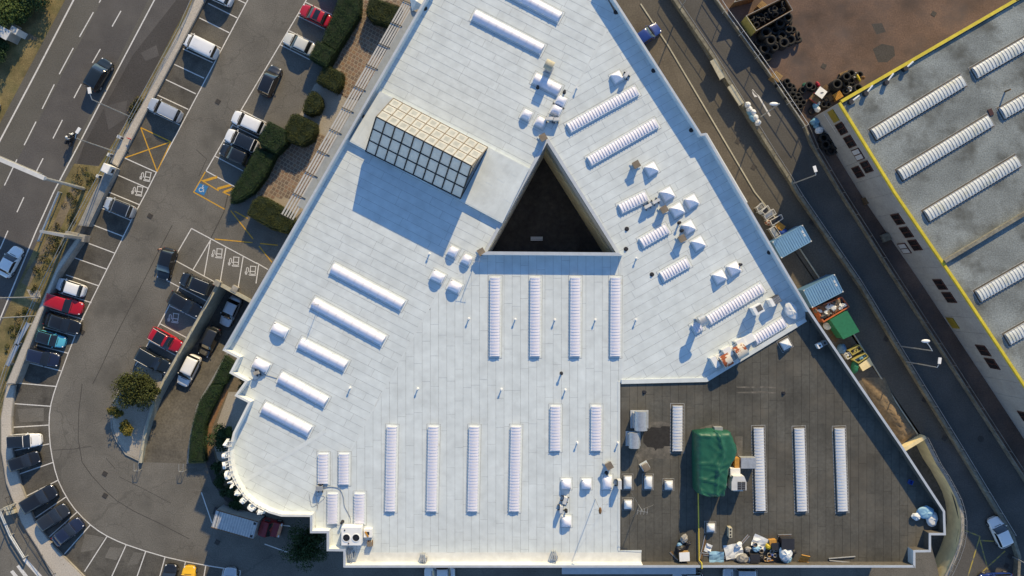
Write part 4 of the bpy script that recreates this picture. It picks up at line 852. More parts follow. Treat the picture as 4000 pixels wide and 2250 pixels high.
def pylon():
    a, b = W(P('01', 560, 330)), W(P('01', 650, 350)); t = thing('pylon_sign', (a + b) / 2, 'thin triangular pylon sign board on the wall by the bays', 'sign'); d = (b - a).to_2d(); c = (a + b) / 2
    mb = MB(); A = math.atan2(d.y, d.x); v = Vector((math.cos(A), math.sin(A), 0)); n = Vector((-v.y, v.x, 0)) * .16
    pts = [c - v * 1.0, c + v * 1.0, c + v * 1.0 + Vector((0, 0, 5.0)), c - v * 1.3 + Vector((0, 0, 6.2))]
    mb.add([p + n for p in pts] + [p - n for p in pts], [(0, 1, 2, 3), (7, 6, 5, 4), (0, 4, 5, 1), (1, 5, 6, 2), (2, 6, 7, 3), (3, 7, 4, 0)]); mb.build('board', 'metal_grey', t); MB().box((c.x, c.y, .6), (2.6, .9, 1.2), A).build('plinth', 'concrete', t)
pylon()
def cabinet(p, size, a, h, label, m='metal_white', slots=True):
    c = W(p, h); t = thing('cabinet', (c.x, c.y, 0), label, 'cabinet', rz=a); MB().box((0, 0, h / 2), (size[0], size[1], h)).build('body', m, t, raw=True)
    if slots:
        MB().box((0, 0, h + .015), (size[0] * .9, size[1] * .9, .03)).build('lid', m, t, raw=True); MB().box((size[0] / 2 + .012, 0, h * .6), (.02, size[1] * .5, .5)).build('screen', 'metal_dark', t, raw=True)
    return t
cabinet(P('l', 1090, 1010), (1.0, 1.1), ang(.89, .45), 2.1, 'white electric charging cabinet beside the bays with plug symbols')
cabinet(P('l', 1385, 310), (.5, .4), ang(.89, .45), 1.0, 'upper small pale meter box in the roadside grass', 'metal_pale')
cabinet(P('l', 1155, 705), (.35, .45), ang(.89, .45), 1.0, 'middle small pale meter box in the roadside grass', 'metal_pale')
cabinet(P('l', 910, 1180), (.35, .4), ang(.89, .45), 1.0, 'lower small pale meter box in the roadside grass', 'metal_pale')
cabinet(P('g', 1620, 960), (.8, .8), ang(.87, .49), .5, 'low pale utility box at the end of a charging bay', 'concrete', False)
c = W(P('l', 1600, 345), .9); t = thing('hydrant', (c.x, c.y, .38), 'red pipe hydrant standing on the pale planter strip', 'hydrant'); MB().cyl((c.x, c.y, .38), (c.x, c.y, .95), .07).build('barrel', 'red_plastic', t); MB().cyl((c.x - .25, c.y + .1, .85), (c.x + .25, c.y - .1, .85), .05).build('outlet', 'red_plastic', t)
for k, q in enumerate((P('01', 150, 1070), P('01', 90, 1240))):
    a, b = (W(P('01', 210, 990), 1.2), W(P('01', 115, 1155), 1.2)) if k == 0 else (W(P('01', 130, 1150), 1.2), W(P('01', 50, 1310), 1.2)); d = b - a; m = (a + b) / 2
    t = thing('noise_barrier', (m.x, m.y, 0), ('upper', 'lower')[k] + ' of two pale ribbed metal barrier panels beside the road grass', 'barrier'); MB().box((m.x, m.y, 1.1), (d.length, .55, .08), math.atan2(d.y, d.x)).build('top_panel', 'galvanised', t)
    for s in (.05, .95): c = a.lerp(b, s); MB().box((c.x, c.y, .55), (.12, .4, 1.1), math.atan2(d.y, d.x)).build('post', 'galvanised', t)
# roadside kiosk at the upper left
def kiosk():
    c = W(P('j', 120, 800), 2.3); a = ang(.86, .5); t = thing('kiosk', (c.x, c.y, 0), 'pale blue roofed kiosk at the edge of the trees', 'kiosk', rz=a)
    MB().box((-.6, -.2, 1.1), (2.2, 1.1, 2.2)).build('wall', 'metal_grey', t, raw=True); MB().box((-.6, -.2, 2.25), (2.5, 1.3, .1)).build('roof', 'metal_pale', t, raw=True); MB().box((.5, .75, .9), (1.0, .8, 1.8)).build('locker', 'metal_pale', t, raw=True); MB().box((-.6, 1.0, .6), (1.0, .9, 1.2)).build('plinth', 'concrete', t, raw=True)
kiosk()
# ================================================================ VEGETATION
def leafy(mb, rnd, n, pt, size):
    for _ in range(n):
        p, nr = pt(); a = Vector((rnd.gauss(0, 1), rnd.gauss(0, 1), rnd.gauss(0, .6))) + nr * 1.2; a.normalize(); u = a.orthogonal().normalized() * size * rnd.uniform(.6, 1.3); v = a.cross(u).normalized() * size * rnd.uniform(.35, .7)
        q = p + nr * rnd.uniform(-.04, .08); mb.face([q - u, q - v * .8, q + u, q + v])
def hedge(px, h, leaf, label, zpx=None, seed=1, dens=300, size=.062, rnded=.12, cat='hedge', name='hedge'):
    rnd = random.Random(seed); pts = dedupe(W2(px, h if zpx is None else zpx)); n = len(pts)
    if sum(pts[i][0] * pts[(i + 1) % n][1] - pts[(i + 1) % n][0] * pts[i][1] for i in range(n)) < 0: pts = pts[::-1]
    core = MB().mat(0); top = inset(pts, .22); c2 = inset(pts, .08); core.prism(c2, 0, h - .25)
    core.add([(*p, h - .25) for p in c2] + [(*p, h - .06) for p in top], [(i, (i + 1) % n, n + (i + 1) % n, n + i) for i in range(n)] + [tuple(range(n, 2 * n))])
    core.mat(1); V = [Vector(p) for p in pts]; cen = sum(V, Vector((0, 0))) / n
    xs = [p[0] for p in pts]; ys = [p[1] for p in pts]
    def inside(x, y, poly):
        r = False; j = len(poly) - 1
        for i in range(len(poly)):
            if (poly[i][1] > y) != (poly[j][1] > y) and x < (poly[j][0] - poly[i][0]) * (y - poly[i][1]) / (poly[j][1] - poly[i][1]) + poly[i][0]: r = not r
            j = i
        return r
    def ptop():
        while True:
            x, y = rnd.uniform(min(xs), max(xs)), rnd.uniform(min(ys), max(ys))
            if inside(x, y, pts): return Vector((x, y, h - .05 + .07 * math.sin(x * 3.1) * math.sin(y * 2.7) - (0 if inside(x, y, top) else .09))), Vector((0, 0, 1))
    per = [(V[(i + 1) % n] - V[i]).length for i in range(n)]; tot = sum(per)
    def pside():
        t = rnd.uniform(0, tot); i = 0
        while t > per[i] and i < n - 1: t -= per[i]; i += 1
        d = (V[(i + 1) % n] - V[i]).normalized(); p = V[i] + d * t; return Vector((p.x, p.y, rnd.uniform(.05, h - .05))), Vector((d.y, -d.x, 0))
    leafy(core, rnd, int(area(pts) * dens), ptop, size); leafy(core, rnd, int(tot * h * dens * .5), pside, size)
    o = core.build(name, ['leaf_core', leaf]); tag(o, label, cat); return o
hedge(P('10', 640, -60, 790, -60, 782, 100, 600, 388, 490, 320, 500, 290), 1.7, 'leaf_dark', 'long dark green clipped hedge behind the red and silver cars', seed=1)
hedge(P('10', 460, 303, 598, 382, 530, 502, 393, 427), 2.1, 'leaf_dark', 'square dark green clipped hedge block behind the silver car', seed=2)
hedge(P('10', 510, 497, 560, 500, 655, 548, 645, 640, 600, 692, 450, 612), 1.7, 'leaf_olive', 'olive clipped hedge block next to the stone paving', seed=3)
hedge(P('10', 415, 682, 450, 690, 488, 730, 496, 790, 470, 845, 400, 862, 345, 840, 365, 755), 1.7, 'leaf_olive', 'rounded olive shrub at the edge of the gravel bed', seed=4, cat='shrub', name='shrub')
hedge(P('10', 215, 960, 265, 862, 300, 853, 450, 928, 448, 985, 420, 1050, 340, 1095, 225, 1060), 1.9, 'leaf_olive', 'large olive clipped hedge block above the lower paving', seed=5)
hedge(P('10', 15, 1045, 92, 913, 228, 985, 222, 1075, 150, 1155, 30, 1100), 2.1, 'leaf_dark', 'square dark green hedge block behind the white cars', seed=6)
hedge([(1000, 575), (1076, 600), (1033, 690), (985, 752), (930, 785), (898, 794), (899, 748), (947, 673)], 1.6, 'leaf_dark', 'tapering dark green hedge ending above the blue wheelchair bay', seed=7)
hedge([(962, 838), (985, 785), (1010, 765), (1040, 772), (1130, 825), (1150, 872), (1120, 912), (1060, 895)], 1.8, 'leaf_olive', 'olive clipped hedge under the end of the sunshade', seed=8)
hedge(P('10', 850, -10, 900, -20, 1100, 50, 1010, 190, 870, 150, 825, 90), 1.9, 'leaf_olive', 'olive clipped hedge at the top of the stone paving', seed=9)
hedge(P('02', 1590, 0, 1690, 0, 1625, 140, 1585, 215, 1550, 300, 1538, 430, 1545, 592, 1420, 597, 1430, 420, 1455, 270, 1500, 130), 1.1, 'leaf_dark', 'curved dark green hedge along the sunken ramp', seed=10)
hedge(P('01', 1690, 1232, 1780, 1300, 1700, 1449, 1590, 1460), 1.1, 'leaf_dark', 'upper dark hedge piece between ramp and building corner', seed=11)
def tree(p, r, h, leaf, label, seed, n=2600, trunk=.1, blobs=9, flat_=.7, size=.13, zc=None, cat='tree', name='tree', th=None):
    rnd = random.Random(seed); c = W(p, h * .6); t = thing(name, (c.x, c.y, 0), label, cat); th = th or h * .6
    tk = MB().cyl((c.x, c.y, 0), (c.x, c.y, th), trunk, trunk * .5, 8)
    cr = MB(); subs = []
    for i in range(blobs):
        a = rnd.uniform(0, 6.283); d = r * .72 * math.sqrt(rnd.random()) if i else 0; z = h * rnd.uniform(.45, .82) if i else h * .7; b = Vector((c.x + d * math.cos(a), c.y + d * math.sin(a), z)); subs.append((b, r * rnd.uniform(.28, .5)))
        tk.cyl((c.x, c.y, th * .55), b, trunk * .35, trunk * .12, 5)
    def pt():
        b, s = rnd.choice(subs); v = Vector((rnd.gauss(0, 1), rnd.gauss(0, 1), rnd.gauss(0, 1))).normalized(); return b + Vector((v.x * s, v.y * s, v.z * s * flat_)) * rnd.uniform(.55, 1.08), v
    leafy(cr, rnd, n, pt, size)
    tk.build('trunk', 'bark', t); cr.build('crown', leaf, t); return t
tree(P('02', 1020, 60), 2.9, 3.0, 'leaf_olive', 'broad dark olive tree at the top of the shrub island', 31, 9000, blobs=24)
tree(P('02', 1120, 30), 1.7, 3.0, 'leaf_olive', 'small olive tree against the ramp wall', 32, 3200)
tree(P('02', 880, 210), 1.0, 1.6, 'leaf_yellow', 'yellow green bush on the kerb of the island', 33, 1500, trunk=.05)
tree(P('02', 950, 328), 1.15, 1.5, 'leaf_yellow', 'round yellow bush alone in the pale gravel', 34, 2200, trunk=.05, blobs=12)
tree(P('02', 1675, 390), 1.9, 2.6, 'leaf_dark', 'dark tree beside the curved letters', 35, 4200)
tree(P('02', 1740, 370), .8, 3.0, 'leaf_bright', 'bright green bush touching the curved roof edge', 36, 1500, trunk=.05)
tree(P('01', 1870, 1440), 1.3, 2.4, 'leaf_dark', 'dark shrub in the notch of the building corner', 37, 2200)
tree(P('n', 1180, 760), 3.1, 6.0, 'leaf_dark', 'big dark round tree in the shade by the stepped wall', 38, 9000, trunk=.2, blobs=22)
for k, (q, r) in enumerate(((P('h', 150, 620), 1.1), (P('h', 230, 780), 1.1), (P('h', 330, 900), 1.0), (P('h', 105, 470), .9))): tree(q, r, 1.6, 'leaf_dark', ('dark bush under the upper white letters', 'dark bush under the middle white letters', 'dark bush under the lower white letters', 'small dark bush beside the first white letter')[k], 50 + k, 1500, trunk=.05)
for k, (q, r, h) in enumerate(((P('j', 60, 60), 3.6, 2.6), (P('j', 470, 20), 3.0, 2.2), (P('j', 330, 300), 2.0, 1.8), (P('j', -260, 330), 3.5, 3.2), (P('j', 760, -330), 3.0, 2.6), (P('j', -160, 1150), 2.0, 1.8), (P('j', -330, 1350), 2.6, 2.2))):
    tree(q, r, h, 'leaf_bright' if k in (0, 3) else 'leaf_dark', ('bright green tree in the upper left corner', 'dark green tree on the edge of the dry grass', 'low dark tree next to the pale kiosk', 'bright green tree at the far left edge', 'dark tree at the upper edge of the picture', 'dark tree below the pale kiosk', 'dark tree at the left edge below the kiosk')[k], 60 + k, 6000, trunk=.15, blobs=20, size=.13)
def tufts():
    rnd = random.Random(77); mb = MB(); V = [[Vector(q) for q in W2(pp)] for pp in ([(300, 655), (385, 665), (330, 780), (262, 780)], [(262, 780), (330, 790), (235, 960), (170, 960)], [(170, 960), (235, 965), (150, 1150), (105, 1130)], [(60, 1220), (120, 1200), (60, 1360), (20, 1380)], [(505, 430), (545, 380), (560, 395), (510, 470)])]
    for poly in V:
        for _ in range(26):
            a, b = rnd.random(), rnd.random(); c = poly[0].lerp(poly[1], a).lerp(poly[3].lerp(poly[2], a), b); s = rnd.uniform(.15, .45)
            def pt():
                v = Vector((rnd.gauss(0, 1), rnd.gauss(0, 1), abs(rnd.gauss(0, .7)))).normalized(); return Vector((c.x + v.x * s, c.y + v.y * s, .05 + v.z * s * .7)), v
            mb.mat(0 if rnd.random() < .55 else 1); leafy(mb, rnd, 45, pt, .09)
    tag(mb.build('grass', ['leaf_olive', 'dry_grass']), 'clumps of rough grass on the verge between road and parking', 'grass', kind='stuff')
tufts()
# ================================================================ VEHICLES
def paint(name, c, metal=.0, rough=.28):
    return M('paint_' + name, c, rough, metal=metal, var=.03, scale=2, coat=.8, spec=.5)
PAINT = dict(white=paint('car_white', (.78, .79, .80)), silver=paint('car_silver', (.52, .55, .58), .35), black=paint('car_black', (.010, .011, .013)), anthracite=paint('car_anthracite', (.028, .032, .038), .2), red=paint('car_red', (.42, .006, .014)),
             navy=paint('car_navy', (.018, .026, .06), .2), blue=paint('car_blue', (.012, .035, .19)), sky=paint('car_sky', (.10, .46, .62)), yellow=paint('car_yellow', (.72, .42, .01)), beige=paint('car_beige', (.60, .60, .55)), bluegrey=paint('car_bluegrey', (.05, .065, .085), .2), teal=paint('car_teal', (.015, .022, .026), .2))
TYPES = dict(hatch=(4.1, 1.78, 1.48, .92, (.25, .44, .86, .965)), sedan=(4.5, 1.8, 1.44, .92, (.27, .44, .76, .88)), wagon=(4.6, 1.82, 1.48, .93, (.26, .42, .91, .975)), suv=(4.5, 1.86, 1.62, 1.02, (.25, .41, .90, .975)), van=(4.5, 1.85, 1.85, 1.08, (.16, .31, .965, .992)), mini=(3.65, 1.64, 1.5, .92, (.23, .42, .89, .975)))
WM = {}
def wheel_meshes():
    if not WM:
        t = MB(); r, w = .32, .2; prof = [(.2, -w / 2), (.29, -w / 2), (r, -w / 2 + .03), (r, w / 2 - .03), (.29, w / 2), (.2, w / 2)]; n = 20
        for i in range(n):
            for j in range(len(prof) - 1):
                a0, a1 = 2 * math.pi * i / n, 2 * math.pi * (i + 1) / n; (r0, y0), (r1, y1) = prof[j], prof[j + 1]
                t.face([(r0 * math.cos(a0), y0, r0 * math.sin(a0)), (r0 * math.cos(a1), y0, r0 * math.sin(a1)), (r1 * math.cos(a1), y1, r1 * math.sin(a1)), (r1 * math.cos(a0), y1, r1 * math.sin(a0))])
        WM['tyre'] = t.mesh('tyre', 'rubber', smooth=True); m = MB().cyl((0, -.085, 0), (0, .085, 0), .205, n=14)
        for k in range(5): a = k * 1.2566; m.box((.1 * math.cos(a), .0, .1 * math.sin(a)), (.05, .19, .05))
        WM['rim'] = m.mesh('rim', 'rim')
    return WM
def wheel(t, x, y, r=.32):
    w = obj('wheel', wheel_meshes()['tyre'], t); w.location = (x, y, r); w.scale = (r / .32,) * 3; q = obj('rim', WM['rim'], w)
def lerp_tab(tab, s):
    for (a, va), (b, vb) in zip(tab, tab[1:]):
        if s <= b: f = (s - a) / (b - a); return va + (vb - va) * f
    return tab[-1][1]
def car(label, p, hd, typ, col, L=None, z=0., roof=None, rails=False, sunroof=False, group=None, name='parked_car', pitch=0., zpx=.8):
    l0, wd_, ht, hb, (s0, s1, s2, s3) = TYPES[typ]; L = L or l0; k = L / l0; wd_ *= min(1.06, max(.94, k)); hw = wd_ / 2; c = W(p, z + zpx); a = ang(*hd)
    t = thing(name, (c.x, c.y, z), label, 'van' if typ == 'van' else 'car', group, a); t.rotation_euler = (0, pitch, a); pm = PAINT[col] if isinstance(col, str) else col
    X = lambda s: L / 2 - s * L
    wt = [(0, .40), (.006, .54), (.012, .62), (.025, .73), (.045, .82), (.08, .90), (.12, .95), (.2, .99), (.35, 1), (.75, 1), (.88, .97), (.95, .91), (.985, .78), (.993, .70), (1, .52)]
    hz = hb * .8 if typ != 'van' else hb * .92
    zt = [(0, .50), (.012, .60), (.045, hz * .86), (.12, hz * .97), (s0, hb + .0), (s3, hb + .01), (.988, hb - .07), (1, .62)]
    st = [0, .006, .012, .025, .045, .08, .12, .18, s0 - .01, s0 + .06, .45, .6, .75, .85, .92, s3, .985, .993, 1]; rows = []
    for s in sorted(st):
        w, h = hw * lerp_tab(wt, s), lerp_tab(zt, s); sec = [(w * .90, .20), (w * .97, .30), (w, .48), (w * .995, h * .72), (w * .965, h * .9), (w * .90, h * .975), (w * .72, h + .005), (w * .4, h + .022), (0, h + .03)]
        sec = [(y, min(zz, max(h, .2) + .03)) for y, zz in sec]; rows.append([Vector((X(s), y, zz)) for y, zz in sec] + [Vector((X(s), -y, zz)) for y, zz in reversed(sec[:-1])])
    body = MB().grid(rows); n = len(rows[0]); body.face(rows[0][::-1]); body.face(rows[-1]); body.build('body', pm, t, smooth=True, raw=True)
    MB().box((0, 0, .22), (L * .93, wd_ * .86, .16)).build('underbody', 'cabin_dark', t, raw=True)
    # greenhouse
    G = [(s0, 0.), (s0 + (s1 - s0) * .5, .54), (s1, .93), (s1 + .06, .985), ((s1 + s2) / 2, 1.), (s2 - .05, .985), (s2, .93), (s2 + (s3 - s2) * .55, .5), (s3, 0.)]; rw = hw * (.93 if typ == 'van' else .84); bw = hw * .975
    def sec(s, f):
        b = bw * min(1, lerp_tab(wt, s) + .02); h = hb + .0 + (ht - hb) * f; w = b + (rw - b) * f
        y = [(b, hb - .03), (b + (w - b) * .5, hb + (h - hb) * .5), (w, h - .05 * min(1, f * 2)), (w * .9, h - .012), (w * .55, h + .018 * f), (0, h + .03 * f)]
        return [Vector((X(s), yy, zz)) for yy, zz in y] + [Vector((X(s), -yy, zz)) for yy, zz in reversed(y[:-1])]
    R = [sec(s, f) for s, f in G]; MB().grid(R).build('cabin', pm, t, smooth=True, raw=True)
    def patch(nm, i0, i1, c0, c1, f0, f1, e, m, off=.014, parent=None):
        rr = []
        A, B = R[i0], R[i1]
        def ev(fi):
            q = i0 + (i1 - i0) * fi; k0 = min(int(q), len(R) - 2); fr = q - k0; return [u.lerp(v, fr) for u, v in zip(R[k0], R[k0 + 1])]
        for fi in [f0 + (f1 - f0) * i / 4 for i in range(5)]:
            rw_ = ev(fi); row = []
            for j in range(c0, c1 + 1):
                v = rw_[j].copy()
                if j == c0: v = rw_[c0].lerp(rw_[c0 + 1], e)
                if j == c1: v = rw_[c1].lerp(rw_[c1 - 1], e)
                row.append(v)
            rr.append(row)
        cen = Vector((0, 0, hb * .6)); rr = [[v + (v - cen).normalized() * off for v in row] for row in rr]
        return MB().grid(rr).build(nm, m, parent or t, smooth=True, raw=True)
    patch('windscreen', 0, 2, 2, 8, .10, .95, .0, 'glass_dark'); patch('rear_window', 6, 8, 2, 8, .10, .80, .0, 'glass_dark')
    for c0, c1 in ((0, 2), (8, 10)): patch('side_window', 1, 7, c0, c1, .10, .90 if typ != 'van' else .38, .22, 'glass_dark')
    if roof: patch('roof_panel', 2, 6, 2, 8, .03, .97, .0, roof)
    if sunroof: patch('sunroof', 3, 5, 3, 7, .0, .75, .0, 'glass_dark', .016)
    if rails:
        for c0 in (2, 8): MB().tube([R[3][c0] + Vector((0, 0, .05)), R[4][c0] + Vector((0, 0, .06)), R[6][c0] + Vector((0, 0, .05))], .022, 5).build('roof_rail', 'metal_pale', t, raw=True)
    if typ == 'van':
        for k_ in range(5): y = -hw * .5 + hw * .25 * k_; MB().tube([R[3][5] + Vector((0, y, .0)), R[6][5] + Vector((.25, y, .01))], .018, 4).build('roof_rib', pm, t, raw=True)
        MB().box((X(.93), hw * .2, ht + .03), (.1, .35, .02)).build('brake_light', 'glass_dark', t, raw=True)
    for s in (-1, 1):
        MB().blob((X(.052), s * hw * .70, hz * .82), (.15, .09, .05), 8, 5, 0).build('headlight', 'headlight', t, smooth=True, raw=True)
        MB().box((X(.972), s * hw * .72, hb * .84), (.12, .2, .12)).build('taillight', 'taillight', t, raw=True)
        m = MB().blob((X(s1 - .09), s * (hw + .09), hb + .06), (.08, .1, .07), 8, 5, 0); m.build('mirror', pm, t, smooth=True, raw=True)
        for sx in (.165, .82): wheel(t, X(sx), s * (hw - .09), .32 if typ not in ('suv', 'van') else .35)
    MB().box((X(.012), 0, .38), (.06, wd_ * .5, .14)).build('grille', 'cabin_dark', t, raw=True)
    MB().box((X(s0) + .05, 0, hb + .02), (.06, wd_ * .5, .02)).build('wipers', 'cabin_dark', t, raw=True)
    return t
lf = (-.9, -.43); rt = (.9, .35)
BL = 'glass_dark'
car('white car at the upper edge above empty bays', (848, -22), lf, 'hatch', 'white')
car('white delivery van with black windscreen in the left row', P('00', 1515, 350), lf, 'van', 'white')
car('pale silver estate car with black roof bars in the left row', P('00', 1238, 828), lf, 'wagon', 'silver', rails=True)
car('dark grey hatchback driving up the road', P('00', 742, 562), (.5, -.866), 'suv', 'teal', name='moving_car')
car('white car with plain white roof behind the square hedge', (968, 478), (-.91, -.41), 'suv', 'white')
car('white car with black panoramic roof next to a black car', (942, 549), (-.91, -.41), 'suv', 'white', roof=BL)
car('black car between the white cars and the yellow hatching', (916, 604), (-.91, -.41), 'hatch', 'black')
car('red saloon with black glass roof by the long hedge', P('10', 447, 115), (-.9, -.43), 'sedan', 'red', 4.3, sunroof=True)
car('pale beige saloon by the square hedge block', P('10', 325, 330), (-.9, -.43), 'sedan', 'beige', 4.35)
car('dark car just above the upper edge by the hedge', (1300, -58), (-.9, -.43), 'sedan', 'anthracite')
car('shiny black car driving between the two bay rows', P('10', 105, 610), (.40, -.915), 'suv', 'black', 4.2, name='moving_car', rails=True)
car('silver blue car with black roof beside the pylon sign', P('01', 895, 115), (-.93, -.36), 'suv', 'silver', 4.1, roof=BL)
car('white saloon driving on the road at the left edge', P('01', 75, 527), (.47, -.88), 'sedan', 'white', 4.2, name='moving_car')
car('black car with a person standing at its rear', P('01', 1250, 542), (-.27, .963), 'hatch', 'black', 4.2, name='moving_car')
car('black estate with silver roof bars beside the charging bays', P('01', 1480, 695), (-.93, -.38), 'suv', 'black', 4.5, rails=True)
car('black car below the black estate beside the ramp wall', P('01', 1390, 845), (.87, .49), 'hatch', 'black', 4.5)
car('red car with black sunroof beside the ramp wall', P('01', 1245, 1115), (.87, .49), 'suv', 'red', 4.4, sunroof=True, rails=True)
car('dark off-road car at the top of the shrub island', P('01', 1150, 1270), (.87, .49), 'suv', 'teal', 4.6, rails=True)
car('white hatchback beside the red estate', P('01', 525, 720), (-.95, -.3), 'hatch', 'white', 3.9)
car('long bright red estate in the left row', P('01', 475, 845), (.95, .3), 'wagon', 'red', 4.95)
car('black car below the red estate', P('01', 465, 992), (.95, .3), 'sedan', 'black', 4.75)
car('small light blue car with black roof', P('01', 380, 1110), (.95, .28), 'mini', 'sky', 3.65, roof=BL)
car('dark blue car below the small light blue car', P('01', 315, 1247), (.97, .24), 'hatch', 'navy', 4.3)
car('white car with black roof on the curve of bays', P('02', 180, 428), (.997, -.06), 'suv', 'white', 4.2, roof=BL)
car('black hatchback just below the white car on the curve', P('02', 175, 586), (.95, -.31), 'hatch', 'black', 4.1)
car('long black car, uppermost of three at the corner', P('02', 290, 870), (.86, -.51), 'suv', 'black', 4.9)
car('black car, middle of three at the corner', P('02', 395, 1010), (.83, -.56), 'hatch', 'anthracite', 4.4)
car('dark blue car, lowest of three at the corner', P('02', 507, 1120), (.78, -.63), 'sedan', 'navy', 4.4)
car('black car with a red mark cut by the lower edge', (660, 2268), (.08, -1), 'hatch', 'black', 4.1)
car('yellow car cut by the lower edge', (733, 2275), (.07, -1), 'hatch', 'yellow', 4.1)
car('pale blue car cut by the lower edge', (895, 2282), (.05, -1), 'hatch', 'silver', 4.1)
def on_ramp(p):
    best = None
    for z in [-.1 * i for i in range(34)]:
        w = W(p, z + .8); i = min(range(16), key=lambda k: (RAMP[0][k] + RAMP[1][k]).lerp(Vector((0, 0)), .5).__sub__(w.to_2d()).length); e = abs(RAMP[2][i] - z)
        if best is None or e < best[0]: best = (e, z)
    return best[1]
for p, hd, col, typ, lb in ((P('01', 1735, 900), (-.42, .91), 'silver', 'sedan', 'silver car at the dark mouth of the sunken ramp'), (P('01', 1575, 1130), (-.42, .91), 'anthracite', 'suv', 'dark car half hidden in the shade of the ramp'), (P('01', 1420, 1352), (-.42, .91), 'white', 'suv', 'white car driving up out of the sunken ramp')):
    z = on_ramp(p); car(lb, p, hd, typ, col, 4.3, z=z, name='moving_car', pitch=-.1 if z > -3 else 0)
car('dark blue car half hidden by the roof edge on the service lane', P('20', 1010, 268), (.82, -.57), 'sedan', 'blue', 4.3)
car('white car below the middle of the white roof edge', (1717, 2241), (-1, .02), 'sedan', 'white', 4.0)
car('pale blue car below the edge of the dark roof', (2892, 2246), (-1, 0), 'suv', 'silver', 4.4)
car('grey car left of the pale blue one under the roof edge', (2688, 2262), (-1, 0), 'hatch', 'silver', 3.9)
car('white hatchback on the shaded turning area', P('32', 1755, 1123), (-.42, -.907), 'hatch', 'white', 4.1)
car('bright blue car cut by the lower right edge', (3895, 2268), (-1, .05), 'hatch', 'blue', 4.2)
car('white car cut by the left edge beside the grass', (-58, 446), (.5, -.86), 'hatch', 'white', 4.2)
# ---- box truck
def truck():
    a0, a1 = W(P('h', 45, 1115), 3.0), W(P('h', 570, 1265), 3.0); d = (a1 - a0); a = math.atan2(d.y, d.x); L = d.length; c = a0
    t = thing('box_truck', (c.x, c.y, 0), 'truck with ribbed silver box body and dark red cab', 'truck', rz=a); w = 2.25
    MB().box((L / 2, 0, 1.8), (L, w, 2.3)).build('box_body', 'galvanised', t, raw=True); r = MB()
    for k in range(16): r = MB().box((L * (k + .7) / 16.5, 0, 2.965), (.1, w * .96, .03)); r.build('roof_rib', 'metal_pale', t, raw=True)
    MB().box((L * .09, 0, 2.985), (.06, w * .98, .035)).build('roof_joint', 'metal_dark', t, raw=True)
    for s in (-1, 1): MB().box((L / 2, s * w / 2, 2.93), (L + .04, .08, .1)).build('edge_trim', 'rust_frame', t, raw=True); MB().box((L - .3, s * (w / 2 - .3), 2.985), (.3, .3, .04)).build('corner_block', 'metal_dark', t, raw=True)
    MB().box((L / 2 + .6, 0, .55), (L + 3.2, .9, .25)).build('chassis', 'metal_dark', t, raw=True)
    x = L + .15; rows = []
    for dx, zt_, ww in ((0, 1.9, .96), (.5, 2.0, 1), (1.0, 1.98, 1), (1.45, 1.2, .99), (2.2, 1.05, .95), (2.5, .7, .85)): rows.append([Vector((x + dx, s * w / 2 * .92 * ww * f, z)) for f, z, s in ((1, .45, 1), (1, zt_ * .6, 1), (.9, zt_, 1), (0, zt_ + .04, 1), (.9, zt_, -1), (1, zt_ * .6, -1), (1, .45, -1))])
    pm = paint('truck_red', (.19, .008, .014)); b = MB().grid(rows); b.face(rows[0][::-1]); b.face(rows[-1]); b.build('cab', pm, t, raw=True)
    MB().face([(x + 1.06, -.85, 1.93), (x + 1.42, -.92, 1.27), (x + 1.42, .92, 1.27), (x + 1.06, .85, 1.93)]).build('windscreen', 'glass_dark', t, raw=True)
    for s in (-1, 1): MB().box((x + .65, s * w / 2 * .93, 1.45), (.7, .04, .5)).build('side_window', 'glass_dark', t, raw=True); MB().box((x + 2.4, s * .75, .8), (.15, .3, .2)).build('headlight', 'headlight', t, raw=True)
    for xx in (.9, L - .2, x + 1.9):
        for s in (-1, 1): wheel(t, xx, s * .95, .42)
truck()
# ---- people
def figure(name, loc, rz, joints, bones, rad, matfn, mats, label, cat='person', extra=None):
    me = bpy.data.meshes.new('skeleton'); keys = list(joints); me.from_pydata([joints[k] for k in keys], [(keys.index(a), keys.index(b)) for a, b in bones], []); tmp = bpy.data.objects.new('tmp', me); COL.objects.link(tmp)
    tmp.modifiers.new('s', 'SKIN'); sv = me.skin_vertices[0].data
    for i, k in enumerate(keys): sv[i].radius = (rad[k],) * 2 if not isinstance(rad[k], tuple) else rad[k]; sv[i].use_root = (k == 'pelvis')
    m2 = tmp.modifiers.new('d', 'SUBSURF'); m2.levels = 2; m2.render_levels = 2; dg = bpy.context.evaluated_depsgraph_get(); body = bpy.data.meshes.new_from_object(tmp.evaluated_get(dg)); bpy.data.objects.remove(tmp)
    body.materials.clear()
    for m in mats: body.materials.append(MATS[m])
    for p in body.polygons: p.material_index = matfn(p.center); p.use_smooth = True
    t = thing(name, loc, label, cat, rz=rz); o = obj('body', body, t); return t
BON = [('pelvis', 'waist'), ('waist', 'chest'), ('chest', 'neck'), ('neck', 'head'), ('head', 'crown')] + [(a + s, b + s) for s in 'LR' for a, b in (('hip', 'knee'), ('knee', 'ankle'), ('ankle', 'toe'), ('sho', 'elb'), ('elb', 'wri'), ('wri', 'hand'))] + [('pelvis', 'hipL'), ('pelvis', 'hipR'), ('chest', 'shoL'), ('chest', 'shoR')]
RAD = dict(pelvis=.15, waist=.13, chest=.15, neck=.06, head=.10, crown=.085); RAD.update({k + s: v for s in 'LR' for k, v in (('hip', .10), ('knee', .065), ('ankle', .045), ('toe', .04), ('sho', .07), ('elb', .045), ('wri', .033), ('hand', .04))})
